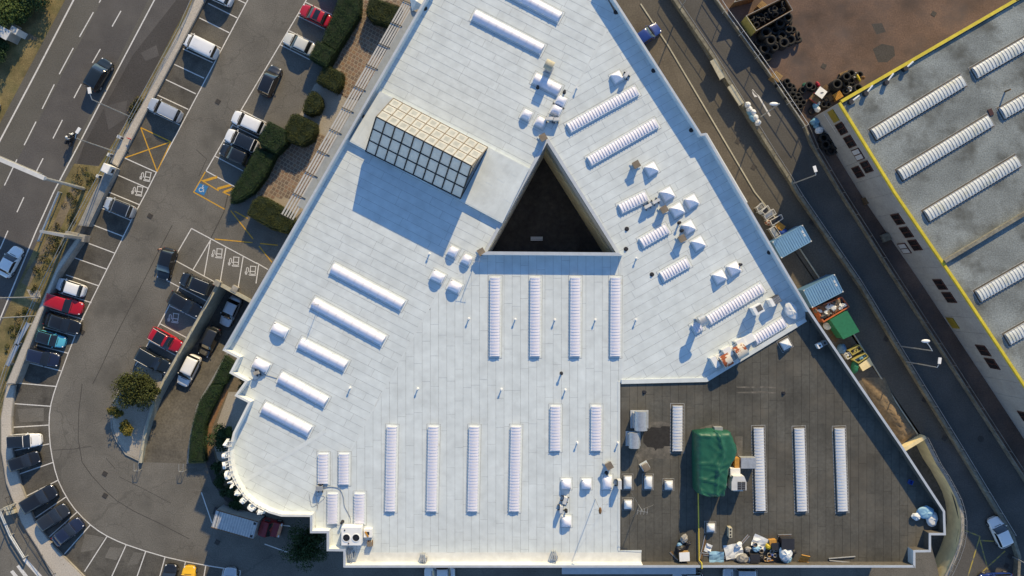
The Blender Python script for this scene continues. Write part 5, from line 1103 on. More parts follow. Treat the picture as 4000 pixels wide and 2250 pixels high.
ST = dict(pelvis=(0, 0, .95), waist=(.02, 0, 1.1), chest=(.05, 0, 1.32), neck=(.07, 0, 1.5), head=(.10, 0, 1.6), crown=(.10, 0, 1.68), hipL=(0, .1, .9), hipR=(0, -.1, .9), kneeL=(.06, .12, .5), kneeR=(-.04, -.12, .5), ankleL=(.05, .13, .08), ankleR=(-.1, -.13, .08), toeL=(.2, .14, .04), toeR=(.05, -.14, .04), shoL=(.05, .19, 1.4), shoR=(.05, -.19, 1.4), elbL=(.18, .26, 1.15), elbR=(.14, -.27, 1.15), wriL=(.40, .2, 1.1), wriR=(.36, -.22, 1.08), handL=(.48, .18, 1.1), handR=(.44, -.2, 1.08))
feet = W((641, 975)); hd_ = W((617, 960), 1.65)
per = figure('person', feet, ang(.3, .95), ST, BON, RAD, lambda c: 0 if c.z > 1.47 or (abs(c.y) > .2 and c.z < 1.28 and c.z > 1.0) else 1 if c.z > .93 else 2, ['skin', 'cloth_pink', 'cloth_brown'], 'person in pink top standing behind the black car')
MB().blob((.08, 0, 1.66), (.115, .105, .10), 10, 6, .03).build('hair', 'hair_brown', per, smooth=True, raw=True)
def motorbike():
    c = W(P('l', 320, 350), .7); a = ang(.47, -.88); t = thing('motorbike', (c.x, c.y, 0), 'black motorbike ridden along the road', 'motorbike', rz=a)
    for x in (-.68, .72): w = wheel(t, x, 0, .33)
    MB().blob((.2, 0, .82), (.36, .17, .2), 10, 6, .05).build('tank', 'paint_car_black', t, smooth=True, raw=True); MB().box((-.4, 0, .8), (.75, .3, .12)).build('seat', 'cloth_black', t, raw=True); MB().box((0, 0, .5), (.7, .35, .4)).build('engine', 'metal_dark', t, raw=True)
    MB().tube([(.55, 0, .98), (.74, 0, .35)], .06).build('fork', 'metal_dark', t, raw=True); MB().tube([(.38, .40, 1.05), (.5, 0, 1.0), (.38, -.40, 1.05)], .025).build('handlebar', 'metal_dark', t, raw=True)
    MB().grid([[Vector((.62, y, .98)), Vector((.52, y * .8, 1.3))] for y in (-.22, 0, .22)]).build('windshield', 'window_pale', t, raw=True); MB().blob((.7, 0, .85), (.12, .13, .13), 8, 5, 0).build('headlight', 'headlight', t, smooth=True, raw=True)
    for s in (-1, 1): MB().box((-.7, s * .32, .7), (.5, .2, .35)).build('pannier', 'metal_dark', t, raw=True)
    J = dict(pelvis=(-.35, 0, .95), waist=(-.28, 0, 1.1), chest=(-.12, 0, 1.32), neck=(-.03, 0, 1.48), head=(.03, 0, 1.58), crown=(.04, 0, 1.66), hipL=(-.33, .11, .93), hipR=(-.33, -.11, .93), kneeL=(.08, .27, .82), kneeR=(.08, -.27, .82), ankleL=(-.12, .25, .42), ankleR=(-.12, -.25, .42), toeL=(.05, .26, .38), toeR=(.05, -.26, .38), shoL=(-.1, .2, 1.38), shoR=(-.1, -.2, 1.38), elbL=(.12, .36, 1.2), elbR=(.12, -.36, 1.2), wriL=(.33, .38, 1.1), wriR=(.33, -.38, 1.1), handL=(.38, .38, 1.07), handR=(.38, -.38, 1.07))
    r = figure('person', (c.x, c.y, 0), a, J, BON, RAD, lambda q: 1 if q.z > 1.3 and abs(q.y) < .3 else 0, ['cloth_black', 'cloth_grey'], 'person in black and grey riding the motorbike')
    MB().blob((.03, 0, 1.64), (.16, .14, .15), 12, 8, 0).build('helmet', 'metal_white', r, smooth=True, raw=True)
motorbike()

# ================================================================ ROOF EQUIPMENT
def rt_thing(name, p, h, label, cat, a=0.): c = W(p, RZ + h); return thing(name, (c.x, c.y, RZ), label, cat, rz=a)
def acunit(p, a, label, size=(.85, .35, .6), legs=True, m='metal_pale'):
    t = rt_thing('air_conditioner', p, .8, label, 'air conditioner', a); z0 = .25 if legs else .03
    MB().box((0, 0, z0 + size[2] / 2), size).build('casing', m, t, raw=True); MB().cyl((.1, size[1] / 2, z0 + size[2] / 2), (.1, size[1] / 2 + .02, z0 + size[2] / 2), size[2] * .38, n=14).build('fan_grille', 'fan_black', t, raw=True)
    for x in (-size[0] * .35, size[0] * .35): MB().box((x, 0, z0 / 2 + .01), (.06, size[1] * 2.3, z0)).build('foot', 'metal_dark', t, raw=True)
    return t
acunit(P('21', 1028, 105), aB, 'lower of two outdoor units beside the short ribbed rooflight'); acunit(P('21', 1090, 68), aB, 'upper of two outdoor units beside the short ribbed rooflight')
acunit(P('20', 285, 893), .0, 'left outdoor unit near the courtyard apex', (.95, .35, .6)); acunit(P('20', 335, 898), .05, 'right outdoor unit near the courtyard apex', (.7, .35, .6)); acunit(P('20', 865, 560), aB + .4, 'outdoor unit next to the dome near the blue shaded parapet', (.7, .4, .7))
acunit(P('22', 810, 755), math.pi / 2, 'white outdoor unit on the line between white and dark roof', (1.0, .4, 1.0)); acunit(P('22', 400, 880), 1.3, 'upper white outdoor unit near the lower square dome', (.8, .4, .7)); acunit(P('22', 372, 945), 1.5, 'lower white outdoor unit near the lower square dome', (.8, .35, .8))
acunit(P('12', 475, 790), 0, 'small grey outdoor unit with a cable by the small rooflights', (.7, .55, .6), m='metal_grey'); acunit(P('01', 1932, 1365), .3, 'small brown outdoor unit in the stepped roof corner', (.6, .4, .6), m='concrete')
def chiller():
    t = rt_thing('chiller', P('12', 720, 1148), 1.3, 'big white chiller with two black round fans', 'air conditioner'); MB().box((0, 0, .75), (2.25, 2.05, 1.3)).build('casing', 'metal_white', t, raw=True)
    for x in (-.55, .55):
        f = MB().lathe((x, .05 - .2, 1.4), [(.47, 0), (.47, .06), (.40, .06), (.40, .015)], 24).build('fan_ring', 'metal_white', t, raw=True); MB().cyl((x, -.15, 1.403), (x, -.15, 1.415), .40, n=24).build('fan_hole', 'fan_black', t, raw=True); b = MB()
        for k in range(6): b = b.box((x + .19 * math.cos(k * 1.047), -.15 + .19 * math.sin(k * 1.047), 1.43), (.36, .06, .012), k * 1.047)
        b.build('fan_blades', 'metal_dark', t, raw=True)
    for x, y in ((-.3, -.8), (-.75, .72)): MB().cyl((x, y, 1.4), (x, y, 1.46), .08).build('cap', 'metal_dark', t, raw=True)
    for x in (-.9, .9): MB().box((x, 0, .06), (.15, 2.0, .1)).build('foot', 'metal_dark', t, raw=True)
chiller()
def curve_thing(name, pts, r, m, label, cat, z=RZ):
    ps = [W(p, z) for p in pts]; s = [Vector((q.x, q.y, z + r + .01)) for q in ps]; V = []
    for i in range(len(s) - 1):
        p0, p1, p2, p3 = s[max(i - 1, 0)], s[i], s[i + 1], s[min(i + 2, len(s) - 1)]
        for k in range(6): u = k / 6; V.append(.5 * ((2 * p1) + (p2 - p0) * u + (2 * p0 - 5 * p1 + 4 * p2 - p3) * u * u + (3 * p1 - p0 - 3 * p2 + p3) * u ** 3))
    V.append(s[-1]); o = MB().tube(V, r, 5).build(name, m); tag(o, label, cat); return o
curve_thing('cable', P('12', 490, 790, 560, 775, 630, 790, 660, 850, 670, 920, 710, 1000, 712, 1050), .035, 'metal_grey', 'long curving grey cable between the small rooflights', 'cable', RZ + .02)
curve_thing('cable', P('12', 455, 800, 450, 850, 465, 910, 462, 950), .035, 'metal_grey', 'short grey cable hanging from the small outdoor unit', 'cable', RZ + .02)
curve_thing('cable', P('12', 400, 825, 410, 880, 430, 925, 520, 855, 470, 840), .02, 'metal_grey', 'thin loop of wire near the curved parapet', 'wire', RZ + .02)
curve_thing('cable', P('02', 1880, 0) and [P('01', 1880, 1400), P('01', 1930, 1420), P('11', 60, 1380), P('11', 160, 1405)], .03, 'metal_grey', 'grey cable in the stepped corner of the roof', 'cable', RZ + .02)
t = rt_thing('vent_box', P('12', 845, 1125), .5, 'square white vent box with an orange board on it', 'vent'); MB().box((0, 0, .3), (.95, .95, .6)).build('box', 'metal_white', t, raw=True); MB().box((-.12, -.1, .63), (.2, .7, .05), .5).build('board', 'wood_orange', t, raw=True); MB().box((.0, 0, .615), (.35, .35, .02)).build('opening', 'fan_black', t, raw=True)
t = rt_thing('pipe_rack', P('12', 860, 1205), .4, 'small brown metal rack beside the big chiller', 'rack')
for x in (-.25, 0, .25): MB().box((x, 0, .3), (.06, .6, .6)).build('upright', 'rust_frame', t, raw=True)
MB().box((0, 0, .6), (.6, .5, .05)).build('shelf', 'cardboard', t, raw=True)
def pipework(q, label, s=1.):
    t = rt_thing('pipework', q, .8, label, 'pipes')
    for k in range(3): MB().tube([(-.3 + .2 * k, .5, .05), (-.3 + .2 * k, .5, .6 + .1 * k), (-.3 + .25 * k, -.4 * s, .7 + .1 * k), (-.3 + .25 * k, -.6 * s, .1)], .07, 7).build('pipe', 'galvanised', t, raw=True)
    MB().box((.1, -.1, .25), (.5, .4, .5)).build('valve_box', 'metal_grey', t, raw=True)
pipework(P('12', 715, 1290), 'cluster of grey pipes below the big chiller'); pipework(P('12', 1265, 1325), 'grey pipe elbow at the lower parapet of the white roof', .7); pipework(P('22', 325, 1310), 'grey pipe group hooked over the lower parapet', .7)
def cowl(p, label, m, a, w=1.25, L=1.5, h=2.2, base=True, name='duct_cowl'):
    # square duct rising from the roof with a half-round hood
    t = rt_thing(name, p, h, label, 'duct', a); MB().box((0, 0, h * .33), (w * .75, w * .75, h * .66)).build('duct', 'galvanised', t, raw=True); rows = []
    for i in range(9): th = math.pi * i / 8; rows.append([Vector((x, -math.cos(th) * L / 2, h * .62 + math.sin(th) * L * .42)) for x in (-w / 2, w / 2)])
    g = MB().grid(rows); g.build('hood', m, t, smooth=True, raw=True)
    for x in (-w / 2, w / 2): MB().face([(x, r[0].y, r[0].z) for r in rows]).build('hood_side', 'galvanised', t, raw=True)
    if base: MB().box((0, 0, .06), (w * .95, w * .95, .1)).build('base', 'curb_grey', t, raw=True)
cowl(P('f', 745, 1275), 'left rusty white duct hood on the white roof edge', 'rust', aB, 1.15, 1.5, 1.7); cowl(P('f', 965, 1140), 'right rusty white duct hood on the white roof edge', 'rust', aB, 1.3, 1.6, 1.8)
cowl(P('f', 400, 670), 'grey gooseneck duct cowl across the long ribbed rooflight', 'galvanised', aB, .75, 1.4, 3.0); cowl(P('20', 285, 472), 'yellowish square duct hood above the short smooth rooflight', 'coping_cream', aA, 1.0, 1.15, 2.6)
cowl(P('22', 980, 285), 'larger grey half round duct hood on the dark roof', 'galvanised', math.pi / 2, 2.2, 1.5, 1.7); cowl(P('22', 930, 432), 'smaller grey half round duct hood on the dark roof', 'galvanised', math.pi / 2, 1.8, 1.25, 1.6)
for q, s, lb in ((P('f', 1060, 950), (1.3, .9, .9), 'pale boxed duct end by the short lower rooflight'), (P('f', 950, 1010), (.9, .9, 1.1), 'white boxed duct between rusty hood and rooflight'), (P('f', 750, 1140), (.9, 1.0, 1.1), 'white boxed duct between the two rusty hoods'), (P('f', 560, 1290), (.6, 1.2, 1.0), 'narrow white boxed duct left of the rusty hoods'), (P('f', 640, 1200), (1.0, .5, .6), 'low cream duct above the left rusty hood'), (P('f', 845, 1075), (1.0, .5, .6), 'low cream duct above the right rusty hood')):
    t = rt_thing('duct_box', q, s[2], lb, 'duct', aB); MB().box((0, 0, s[2] / 2), s).build('casing', 'roof_cream', t, raw=True); MB().box((0, 0, s[2] + .01), (s[0] * 1.04, s[1] * 1.04, .03)).build('lid', 'metal_white', t, raw=True); MB().box((0, 0, .04), (s[0] + .2, s[1] + .2, .06)).build('base', 'roof_membrane', t, raw=True)
t = rt_thing('vent_cube', P('f', 1240, 500), 2.4, 'tall white vent cube with a square dark grille', 'vent', aB); MB().box((0, 0, 1.2), (1.15, 1.0, 1.1)).build('housing', 'metal_white', t, raw=True); MB().box((0, 0, .35), (.9, .8, .7)).build('duct', 'galvanised', t, raw=True); MB().box((.15, .08, 1.76), (.68, .68, .03)).build('grille', 'concrete_grey', t, raw=True)
for k in range(5): MB().box((-.12 + .13 * k, .08, 1.785), (.03, .66, .02)).build('slat', 'metal_dark', t, raw=True)
t = rt_thing('air_handler', P('f', 1475, 370), 1.4, 'dark ribbed air unit beside the tall vent cube', 'air conditioner', aB); MB().box((-.4, 0, .6), (.4, .9, 1.1)).build('casing', 'metal_white', t, raw=True); MB().box((.25, 0, .55), (.9, .85, 1.0)).build('cooler', 'metal_dark', t, raw=True)
for k in range(6): MB().box((-.1 + .14 * k, 0, 1.07), (.07, .8, .06)).build('fin', 'metal_grey', t, raw=True)
def sack(p, r, m, label, z0=RZ, group=None, seed=0, name='sack', cat='sack', a=0., jit=.14):
    c = W(p, z0 + r[2]); rnd = random.Random(seed); mb = MB().blob((0, 0, r[2] * .92), r, 14, 9, jit, rnd); o = mb.build(name, m, smooth=False, raw=True); o.location = (c.x, c.y, z0); o.rotation_euler = (0, 0, a); s = o.modifiers.new('s', 'SUBSURF'); s.levels = 1; s.render_levels = 1; tag(o, label, cat, group); return o
sack(P('f', 1700, 510), (.7, 1.05, .32), 'bag_white', 'large crumpled white sack in the blue shade of the parapet', seed=3, a=.5, jit=.25)
# dark roof: tarpaulin over a plant unit
def tarp():
    px = P('22', 1400, 368, 1530, 365, 1665, 368, 1685, 420, 1718, 500, 1710, 560, 1655, 650, 1640, 740, 1618, 862, 1540, 866, 1470, 855, 1405, 830, 1398, 600); h = 2.7; rnd = random.Random(8)
    V = [Vector(v) for v in W2(px, RZ + h * .9)]; ys = sorted(v.y for v in V); y0, y1 = ys[0] - .02, ys[-1] + .02; c = sum(V, Vector((0, 0))) / len(V); t = thing('tarpaulin', (c.x, c.y, RZ), 'big creased green tarpaulin draped over plant on the dark roof', 'tarpaulin'); rows = []; N, K = 44, 26
    folds = [(rnd.uniform(0, 1), rnd.uniform(0, 1), rnd.uniform(0, 3.14), rnd.uniform(.12, .3), rnd.uniform(.4, 1)) for _ in range(26)]
    for i in range(N + 1):
        y = y0 + .03 + (y1 - y0 - .06) * i / N; xs = []
        for a, b in zip(V, V[1:] + V[:1]):
            if (a.y - y) * (b.y - y) < 0: xs.append(a.x + (b.x - a.x) * (y - a.y) / (b.y - a.y))
        xl, xr = min(xs), max(xs); row = []; e = min(1, min(i, N - i) / 2.5)
        row.append(Vector((xl - .05, y, RZ + .06)))
        for j in range(K + 1):
            u = j / K; v = i / N; q = min(1, min(j, K - j) / 2.5); z = h * (.93 - .3 * max(0, .5 - abs(u - .55)) * 0 - .10 * u + .10 * math.exp(-((u - .62) / .05) ** 2) - .10 * v)
            for fu, fv, th, wd2, am in folds:
                dx, dy = (u - fu) * 3.5, (v - fv) * 8; s_, l_ = dx * math.cos(th) + dy * math.sin(th), -dx * math.sin(th) + dy * math.cos(th); z += .16 * am * math.exp(-(s_ / (wd2 * .7)) ** 2 - (l_ / 1.6) ** 2)
            z *= (.72 + .28 * math.sqrt(min(q, e))); row.append(Vector((xl + (xr - xl) * u + .03 * math.sin(i * 1.3 + j), y, RZ + z)))
        row.append(Vector((xr + .05, y, RZ + .06))); rows.append(row)
    rows.insert(0, [Vector((p.x, p.y - .06, RZ + .06)) for p in rows[0]]); rows.append([Vector((p.x, p.y + .06, RZ + .06)) for p in rows[-1]])
    o = MB().grid(rows).build('sheet', 'tarp_green', t, smooth=True)
    MB().box((c.x - .3, c.y + .5, RZ + .9), (2.6, 6.0, 1.5)).build('plant_unit', 'metal_grey', t)
tarp()
for q, s, m, lb in ((P('22', 1785, 598), (1.75, 1.25, .9), 'galvanised', 'flat grey duct running from tarpaulin to rooflight'), (P('22', 1698, 600), (.55, 1.25, .8), 'wood_orange', 'orange panel box between tarpaulin and grey duct'), (P('22', 1685, 668), (1.15, .95, 1.0), 'metal_white', 'white box at the corner of the tarpaulin'), (P('22', 1560, 345), (.95, .55, .8), 'metal_grey', 'small grey box above the tarpaulin')):
    t = rt_thing('duct_box', q, s[2], lb, 'duct'); MB().box((0, 0, s[2] / 2), s).build('casing', m, t, raw=True); MB().box((0, 0, s[2] + .01), (s[0] * .96, s[1] * .96, .025)).build('lid', m, t, raw=True)
t = rt_thing('evaporative_cooler', P('22', 1722, 755), 1.8, 'cream evaporative cooler with louvred dark panels', 'air conditioner'); MB().prism([(-.75, .85), (-.95, .2), (-.95, -.75), (.75, -.75), (.75, .2), (.5, .85)], .35, 1.7).build('housing', 'metal_pale', t, raw=True); MB().box((0, 0, .18), (1.3, 1.3, .34)).build('stand', 'metal_dark', t, raw=True)
for x in (-.05, .42): MB().box((x, -.25, 1.71), (.42, .95, .04)).build('louvre', 'metal_dark', t, raw=True)
for k in range(4): MB().box((.18, -.62 + .24 * k, 1.735), (.9, .03, .02)).build('slat', 'metal_grey', t, raw=True)
MB().box((0, -.9, .9), (1.1, .25, .3)).build('tray', 'metal_pale', t, raw=True)
yp = [W(p, RZ + .25) for p in (P('22', 1402, 540), P('22', 1408, 1000), P('22', 1412, 1330))]; e = [W(P('22', 1432, 1352), PT + .1), W(P('22', 1434, 1392), PT + .1)]
MBp = MB().tube([(v.x, v.y, RZ + .25) for v in yp] + [(e[0].x, e[0].y, PT + .1), (e[1].x, e[1].y, PT + .1), (e[1].x, e[1].y, 6)], .075, 8); tag(MBp.build('gas_pipe', 'yellow_pipe'), 'long yellow gas pipe running down the dark roof', 'pipe')
t = rt_thing('flue_blocks', P('a', 1085, 560), .7, 'row of three stone flue blocks with round black holes', 'chimney')
for k in range(3): MB().box((0, .38 - .38 * k, .4), (.4, .37, .8)).build('block', 'coping_cream', t, raw=True); MB().cyl((0, .38 - .38 * k, .805), (0, .38 - .38 * k, .815), .11, n=12).build('hole', 'fan_black', t, raw=True)
t = rt_thing('flue_pair', P('31', 410, 1150), .6, 'pair of white flue blocks near the shaded parapet', 'chimney', .5)
for k in (-1, 1): MB().box((.32 * k, 0, .3), (.55, .55, .6)).build('block', 'metal_white' if k < 0 else 'concrete_grey', t, raw=True); MB().cyl((.32 * k, 0, .605), (.32 * k, 0, .612), .13, n=12).build('hole', 'fan_black', t, raw=True)
def antenna(p, h, label, arms=6, lean=(0, 0)):
    c = W(p); c = W(p, RZ + h); t = thing('antenna', (c.x, c.y, RZ), label, 'antenna'); MB().cyl((c.x, c.y, RZ), (c.x, c.y, RZ + h), .035, .03, 6).build('mast', 'metal_grey', t)
    MB().tube([(c.x - .6, c.y + .1, RZ + h), (c.x + .6, c.y - .1, RZ + h)], .02, 4).build('boom', 'metal_grey', t)
    for k in range(arms): x = -.55 + 1.1 * k / (arms - 1); MB().tube([(c.x + x - .05, c.y - .35, RZ + h), (c.x + x + .05, c.y + .35, RZ + h)], .012, 4).build('element', 'metal_pale', t)
    for k in range(3): MB().tube([(c.x, c.y, RZ + h * .75), (c.x + 1.8 * math.cos(k * 2.1), c.y + 1.8 * math.sin(k * 2.1), RZ + .05)], .008, 3).build('guy_wire', 'metal_grey', t)
antenna(P('22', 665, 955), 4.5, 'thin roof antenna with a long shadow at the lower white roof'); antenna(P('22', 985, 962), 2.6, 'small roof antenna on the dark roof near the last dome', 4); antenna(P('11', 435, 850), 2.6, 'short roof antenna at the end of a smooth rooflight', 3); antenna(P('11', 1648, 520), 2.4, 'short roof antenna left of the courtyard corner', 3)
c = W(P('22', 665, 955), RZ + 4.5); tag(MB().blob((c.x, c.y, RZ + 4.55), (.18, .4, .1), 10, 6, 0).build('antenna_dish', 'rust_frame', smooth=True), 'small reddish dish on the thin roof antenna', 'dish')
# ---- rubble and site goods along the lower edge of the dark roof
R1 = random.Random(12)
def roof_item(kind, p, label, s=1., a=0., z0=RZ):
    c = W(p, z0 + .3); o = None
    if kind == 'bucket': t = thing('bucket', (c.x, c.y, z0), label, 'bucket'); MB().lathe((0, 0, 0), [(0.001, .02), (.15 * s, .02), (.2 * s, .42), (.165 * s, .42), (.13 * s, .06), (.001, .06)], 14).build('shell', ['concrete', 'metal_white', 'cardboard', 'wood'][R1.randrange(4)], t, raw=True); MB().lathe((0, 0, .40), [(.2 * s, 0), (.215 * s, .02), (.2 * s, .04)], 14).build('rim', 'metal_pale', t, raw=True); return t
    if kind == 'sack': return sack(p, (.45 * s, .35 * s, .28 * s), R1.choice(['bag_white', 'bag_black', 'sheet_blue', 'bag_black', 'concrete']), label, z0, seed=R1.randrange(99), a=a, jit=.3)
    if kind == 'sheet':
        mb = MB(); rows = [[Vector((x * .28 * s, y * .22 * s, .12 + R1.uniform(-.09, .16))) for y in range(-2, 3)] for x in range(-2, 3)]; o = mb.grid(rows).build('plastic_sheet', R1.choice(['bag_white', 'sheet_blue', 'bag_white']), raw=True); cat = 'sheet'
    if kind == 'box': t = thing('crate', (c.x, c.y, z0), label, 'crate', rz=a); MB().box((0, 0, .25 * s), (.7 * s, .6 * s, .5 * s)).build('box', R1.choice(['wood_orange', 'metal_dark', 'metal_white', 'wood']), t, raw=True); MB().box((0, 0, .5 * s + .01), (.74 * s, .64 * s, .03)).build('lid', R1.choice(['metal_dark', 'metal_white', 'wood_orange']), t, raw=True); return t
    if kind == 'board':
        t = thing('board_stack', (c.x, c.y, z0), label, 'boards', rz=a)
        for k in range(3): MB().box((0, -.12 + .12 * k, .05 + .03 * k), (2.2 * s, .1, .03)).build('board', R1.choice(['wood', 'metal_grey', 'wood_dark']), t, raw=True)
        return t
    o.location = (c.x, c.y, z0); o.rotation_euler = (0, 0, a); tag(o, label, cat); return o
for kind, x, y, s, a, lb in (('sheet', 1150, 880, 1.9, .2, 'blue and white plastic sheet left of the rubble'), ('sack', 1290, 1000, 1.6, .3, 'black bag with pale rim in the rubble pile'), ('sack', 1225, 770, 1.0, .8, 'black bag at the upper left of the rubble'), ('sheet', 1590, 730, 1.6, -.4, 'white plastic sheet at the top of the rubble'), ('bucket', 1500, 760, 1.3, 0, 'grey bucket at the top of the rubble'), ('bucket', 1580, 810, 1., 0, 'pale bucket under the white sheet'), ('bucket', 1605, 865, 1.3, 0, 'cream bucket in the middle of the rubble'), ('sack', 1520, 835, 1.0, .2, 'grey lump of plaster in the rubble'), ('sack', 1380, 840, .9, .3, 'blue wrapped bundle in the rubble'), ('box', 1480, 975, 1.5, .05, 'orange crate in the rubble pile'), ('sack', 1590, 970, 1.1, .5, 'black bag right of the orange crate'), ('bucket', 1850, 835, 1.3, 0, 'grey bucket right of the yellow bag'), ('bucket', 1780, 875, 1.2, 0, 'dark bucket below the yellow bag'), ('bucket', 1925, 825, 1.2, 0, 'pale bucket left of the white bale'), ('bucket', 1735, 930, 1.2, 0, 'cream bucket near the blue tub'), ('bucket', 1830, 940, 1.1, 0, 'pale bucket right of the blue tub'), ('bucket', 1675, 1005, 1.2, 0, 'left of two buckets by the lower parapet'), ('bucket', 1730, 1015, 1.2, 0, 'right of two buckets by the lower parapet'), ('box', 1790, 720, 1.1, .1, 'dark topped crate above the buckets'), ('box', 1830, 775, 1.3, .05, 'wide dark crate right of the yellow bag'), ('sack', 2010, 900, 2.2, 1.4, 'large white bale at the right of the rubble'), ('sack', 2030, 1000, 1.4, .2, 'black bag under the large white bale'), ('sack', 2150, 890, .8, .2, 'pale bag right of the large white bale'), ('sheet', 2010, 840, 1.2, .5, 'white sheet on top of the large bale'), ('box', 2015, 720, 2.0, .0, 'big orange crate above the large white bale'), ('board', 2010, 620, .7, .02, 'short boards behind the big orange crate'), ('box', 1760, 1070, 1.0, .2, 'brown crate against the lower parapet'), ('board', 640, 820, 1.3, 1.35, 'long thin boards beside the yellow pipe'), ('board', 940, 975, 2.3, -.15, 'long pale planks across the rubble'), ('board', 1320, 710, .8, .85, 'dark bar above the rubble'), ('sheet', 860, 980, 1.5, 0, 'grey plastic sheet under the long planks'), ('sheet', 720, 830, .9, 1.2, 'pale blue sheet in the tarpaulin shade'), ('sack', 310, 660, 1.2, 1.2, 'dark green bundle left of the yellow pipe'), ('sack', 375, 735, .9, .2, 'second dark green bundle left of the yellow pipe'), ('sack', 250, 830, 1.3, .6, 'black sacks pile left of the yellow pipe'), ('box', 300, 940, 1.6, .05, 'white crate below the black sacks'), ('board', 160, 960, .6, -.8, 'orange board bits left of the white crate'), ('sack', 235, 765, .8, .3, 'small bag above the black sacks'), ('sack', 1420, 1010, 1., .5, 'pale bag next to the orange crate')):
    roof_item(kind, P('a', x, y), lb, s, a)
sack(P('a', 1725, 790), (.4, .36, .3), 'yellow_plastic', 'yellow bag among the rubble', seed=5)
sack(P('a', 1780, 930), (.2, .2, .25), 'blue_plastic', 'small blue tub in the rubble', seed=6, jit=.03, name='tub', cat='tub')
ORD = ('topmost', 'second from the top', 'third from the top', 'fourth from the top', 'fifth from the top', 'sixth from the top', 'seventh from the top', 'eighth from the top', 'lowest')
def pallet_stack(c, a, n, label, m='wood', z0=0., group=None, name='pallet', sz=(1.2, .9), tilt=0.):
    for k in range(n):
        t = thing('pallet', (c.x, c.y, z0 + .14 * k), label if n == 1 else label + ', ' + ORD[n - 1 - k], 'pallet', group, rz=a); t.rotation_euler = (tilt, 0, a)
        for i in range(6): MB().box((-sz[0] / 2 + sz[0] * (i + .5) / 6, 0, .12), (sz[0] / 6 * .72, sz[1], .025)).build('slat', m, t, raw=True)
        for j in (-1, 0, 1): MB().box((0, j * (sz[1] / 2 - .06), .055), (sz[0], .1, .09)).build('bearer', m, t, raw=True)
c = W(P('a', 2330, 1000), RZ + .5); pallet_stack(c, -.2, 1, 'orange wooden frame leaning on the lower parapet', 'wood_orange', RZ + .35, sz=(1.0, 1.1), tilt=.5)
for k, q in enumerate((P('a', 2330, 1065), P('a', 2350, 1085))): c = W(q, RZ + .2); t = thing('board_stack', (c.x, c.y, RZ), ('upper', 'lower')[k] + ' orange planks below the leaning frame', 'boards', rz=-.05); [MB().box((0, .08 * j, .2 + .05 * j), (1.0, .07, .04)).build('board', 'wood_orange', t, raw=True) for j in range(2)]
for k, (p, q) in enumerate(((P('32', 455, 1315), P('32', 655, 1300)), (P('32', 460, 1330), P('32', 620, 1345)))): a, b = W(p, RZ), W(q, RZ); tag(MB().tube([(a.x, a.y, RZ + .1), (b.x, b.y, RZ + .1)], .07, 6).build('steel_bar', 'metal_grey'), ('upper', 'lower')[k] + ' grey steel bar lying by the lower parapet', 'bar')
sack(P('32', 1120, 1000), (.55, .45, .3), 'bag_white', 'white crumpled foil at the shade edge of the dark roof', seed=21, jit=.3); sack(P('32', 1190, 970), (1.0, .8, .35), 'sheet_blue', 'large blue white plastic heap by the right parapet', seed=22, jit=.3); sack(P('32', 1240, 1020), (.7, .95, .3), 'bag_white', 'pale plastic sheet lying beside the blue heap', seed=23, jit=.3)
c = W(P('32', 1078, 742), RZ + .3); t = thing('tub', (c.x, c.y, RZ), 'blue plastic tub in the shade of the right parapet', 'tub', rz=.4); MB().lathe((0, 0, 0), [(.001, .02), (.28, .02), (.36, .35), (.32, .35), (.26, .06), (.001, .06)], 4).build('shell', 'blue_plastic', t, raw=True)
# ================================================================ EAST SIDE: CONTAINERS, SKIPS, YARD GOODS
def corr_roof(pts, h, label, code):
    A, B, C, D = [W(p, h) for p in pts]; c = (A + C) / 2; u = (B - A); L = u.length; a = math.atan2(u.y, u.x); w = (D - A).length
    t = thing('shipping_container', (c.x, c.y, 0), label, 'container', rz=a); MB().box((0, 0, h / 2 - .05), (L, w, h - .1)).build('body', 'container_blue_dark', t, raw=True); n = int(L / .33)
    for k in range(n): x = -L / 2 + .2 + (L - .4) * (k + .5) / n; MB().box((x, 0, h - .03), ((L - .4) / n * .62, w - .16, .06)).build('roof_rib', 'container_blue', t, raw=True)
    MB().box((0, 0, h - .055), (L - .02, w - .02, .02)).build('roof_panel', 'container_blue', t, raw=True)
    for s in (-1, 1): MB().box((0, s * (w / 2 - .04), h - .02), (L, .08, .08)).build('side_rail', 'container_blue', t, raw=True); MB().box((s * (L / 2 - .04), 0, h - .02), (.08, w - .17, .08)).build('end_rail', 'container_blue', t, raw=True)
    for sx in (-1, 1):
        for sy in (-1, 1): MB().box((sx * (L / 2 - .07), sy * (w / 2 - .07), h + .03), (.16, .16, .03)).build('corner_casting', 'metal_pale', t, raw=True)
    for k in range(7):
        if k != 3: MB().box((L / 2 - .42, .55 - .12 * k, h + .004), (.22, .07, .004)).build('code_mark', 'metal_white', t, raw=True)
corr_roof(P('d', 430, 690, 870, 445, 1010, 675, 580, 920), 2.6, 'upper blue corrugated container beside the building', 1)
corr_roof([P('d', 880, 1400), P('d', 1335, 1168), P('d', 1470, 1400), P('31', 350, 870)], 2.6, 'lower blue corrugated container beside the open skip', 2)
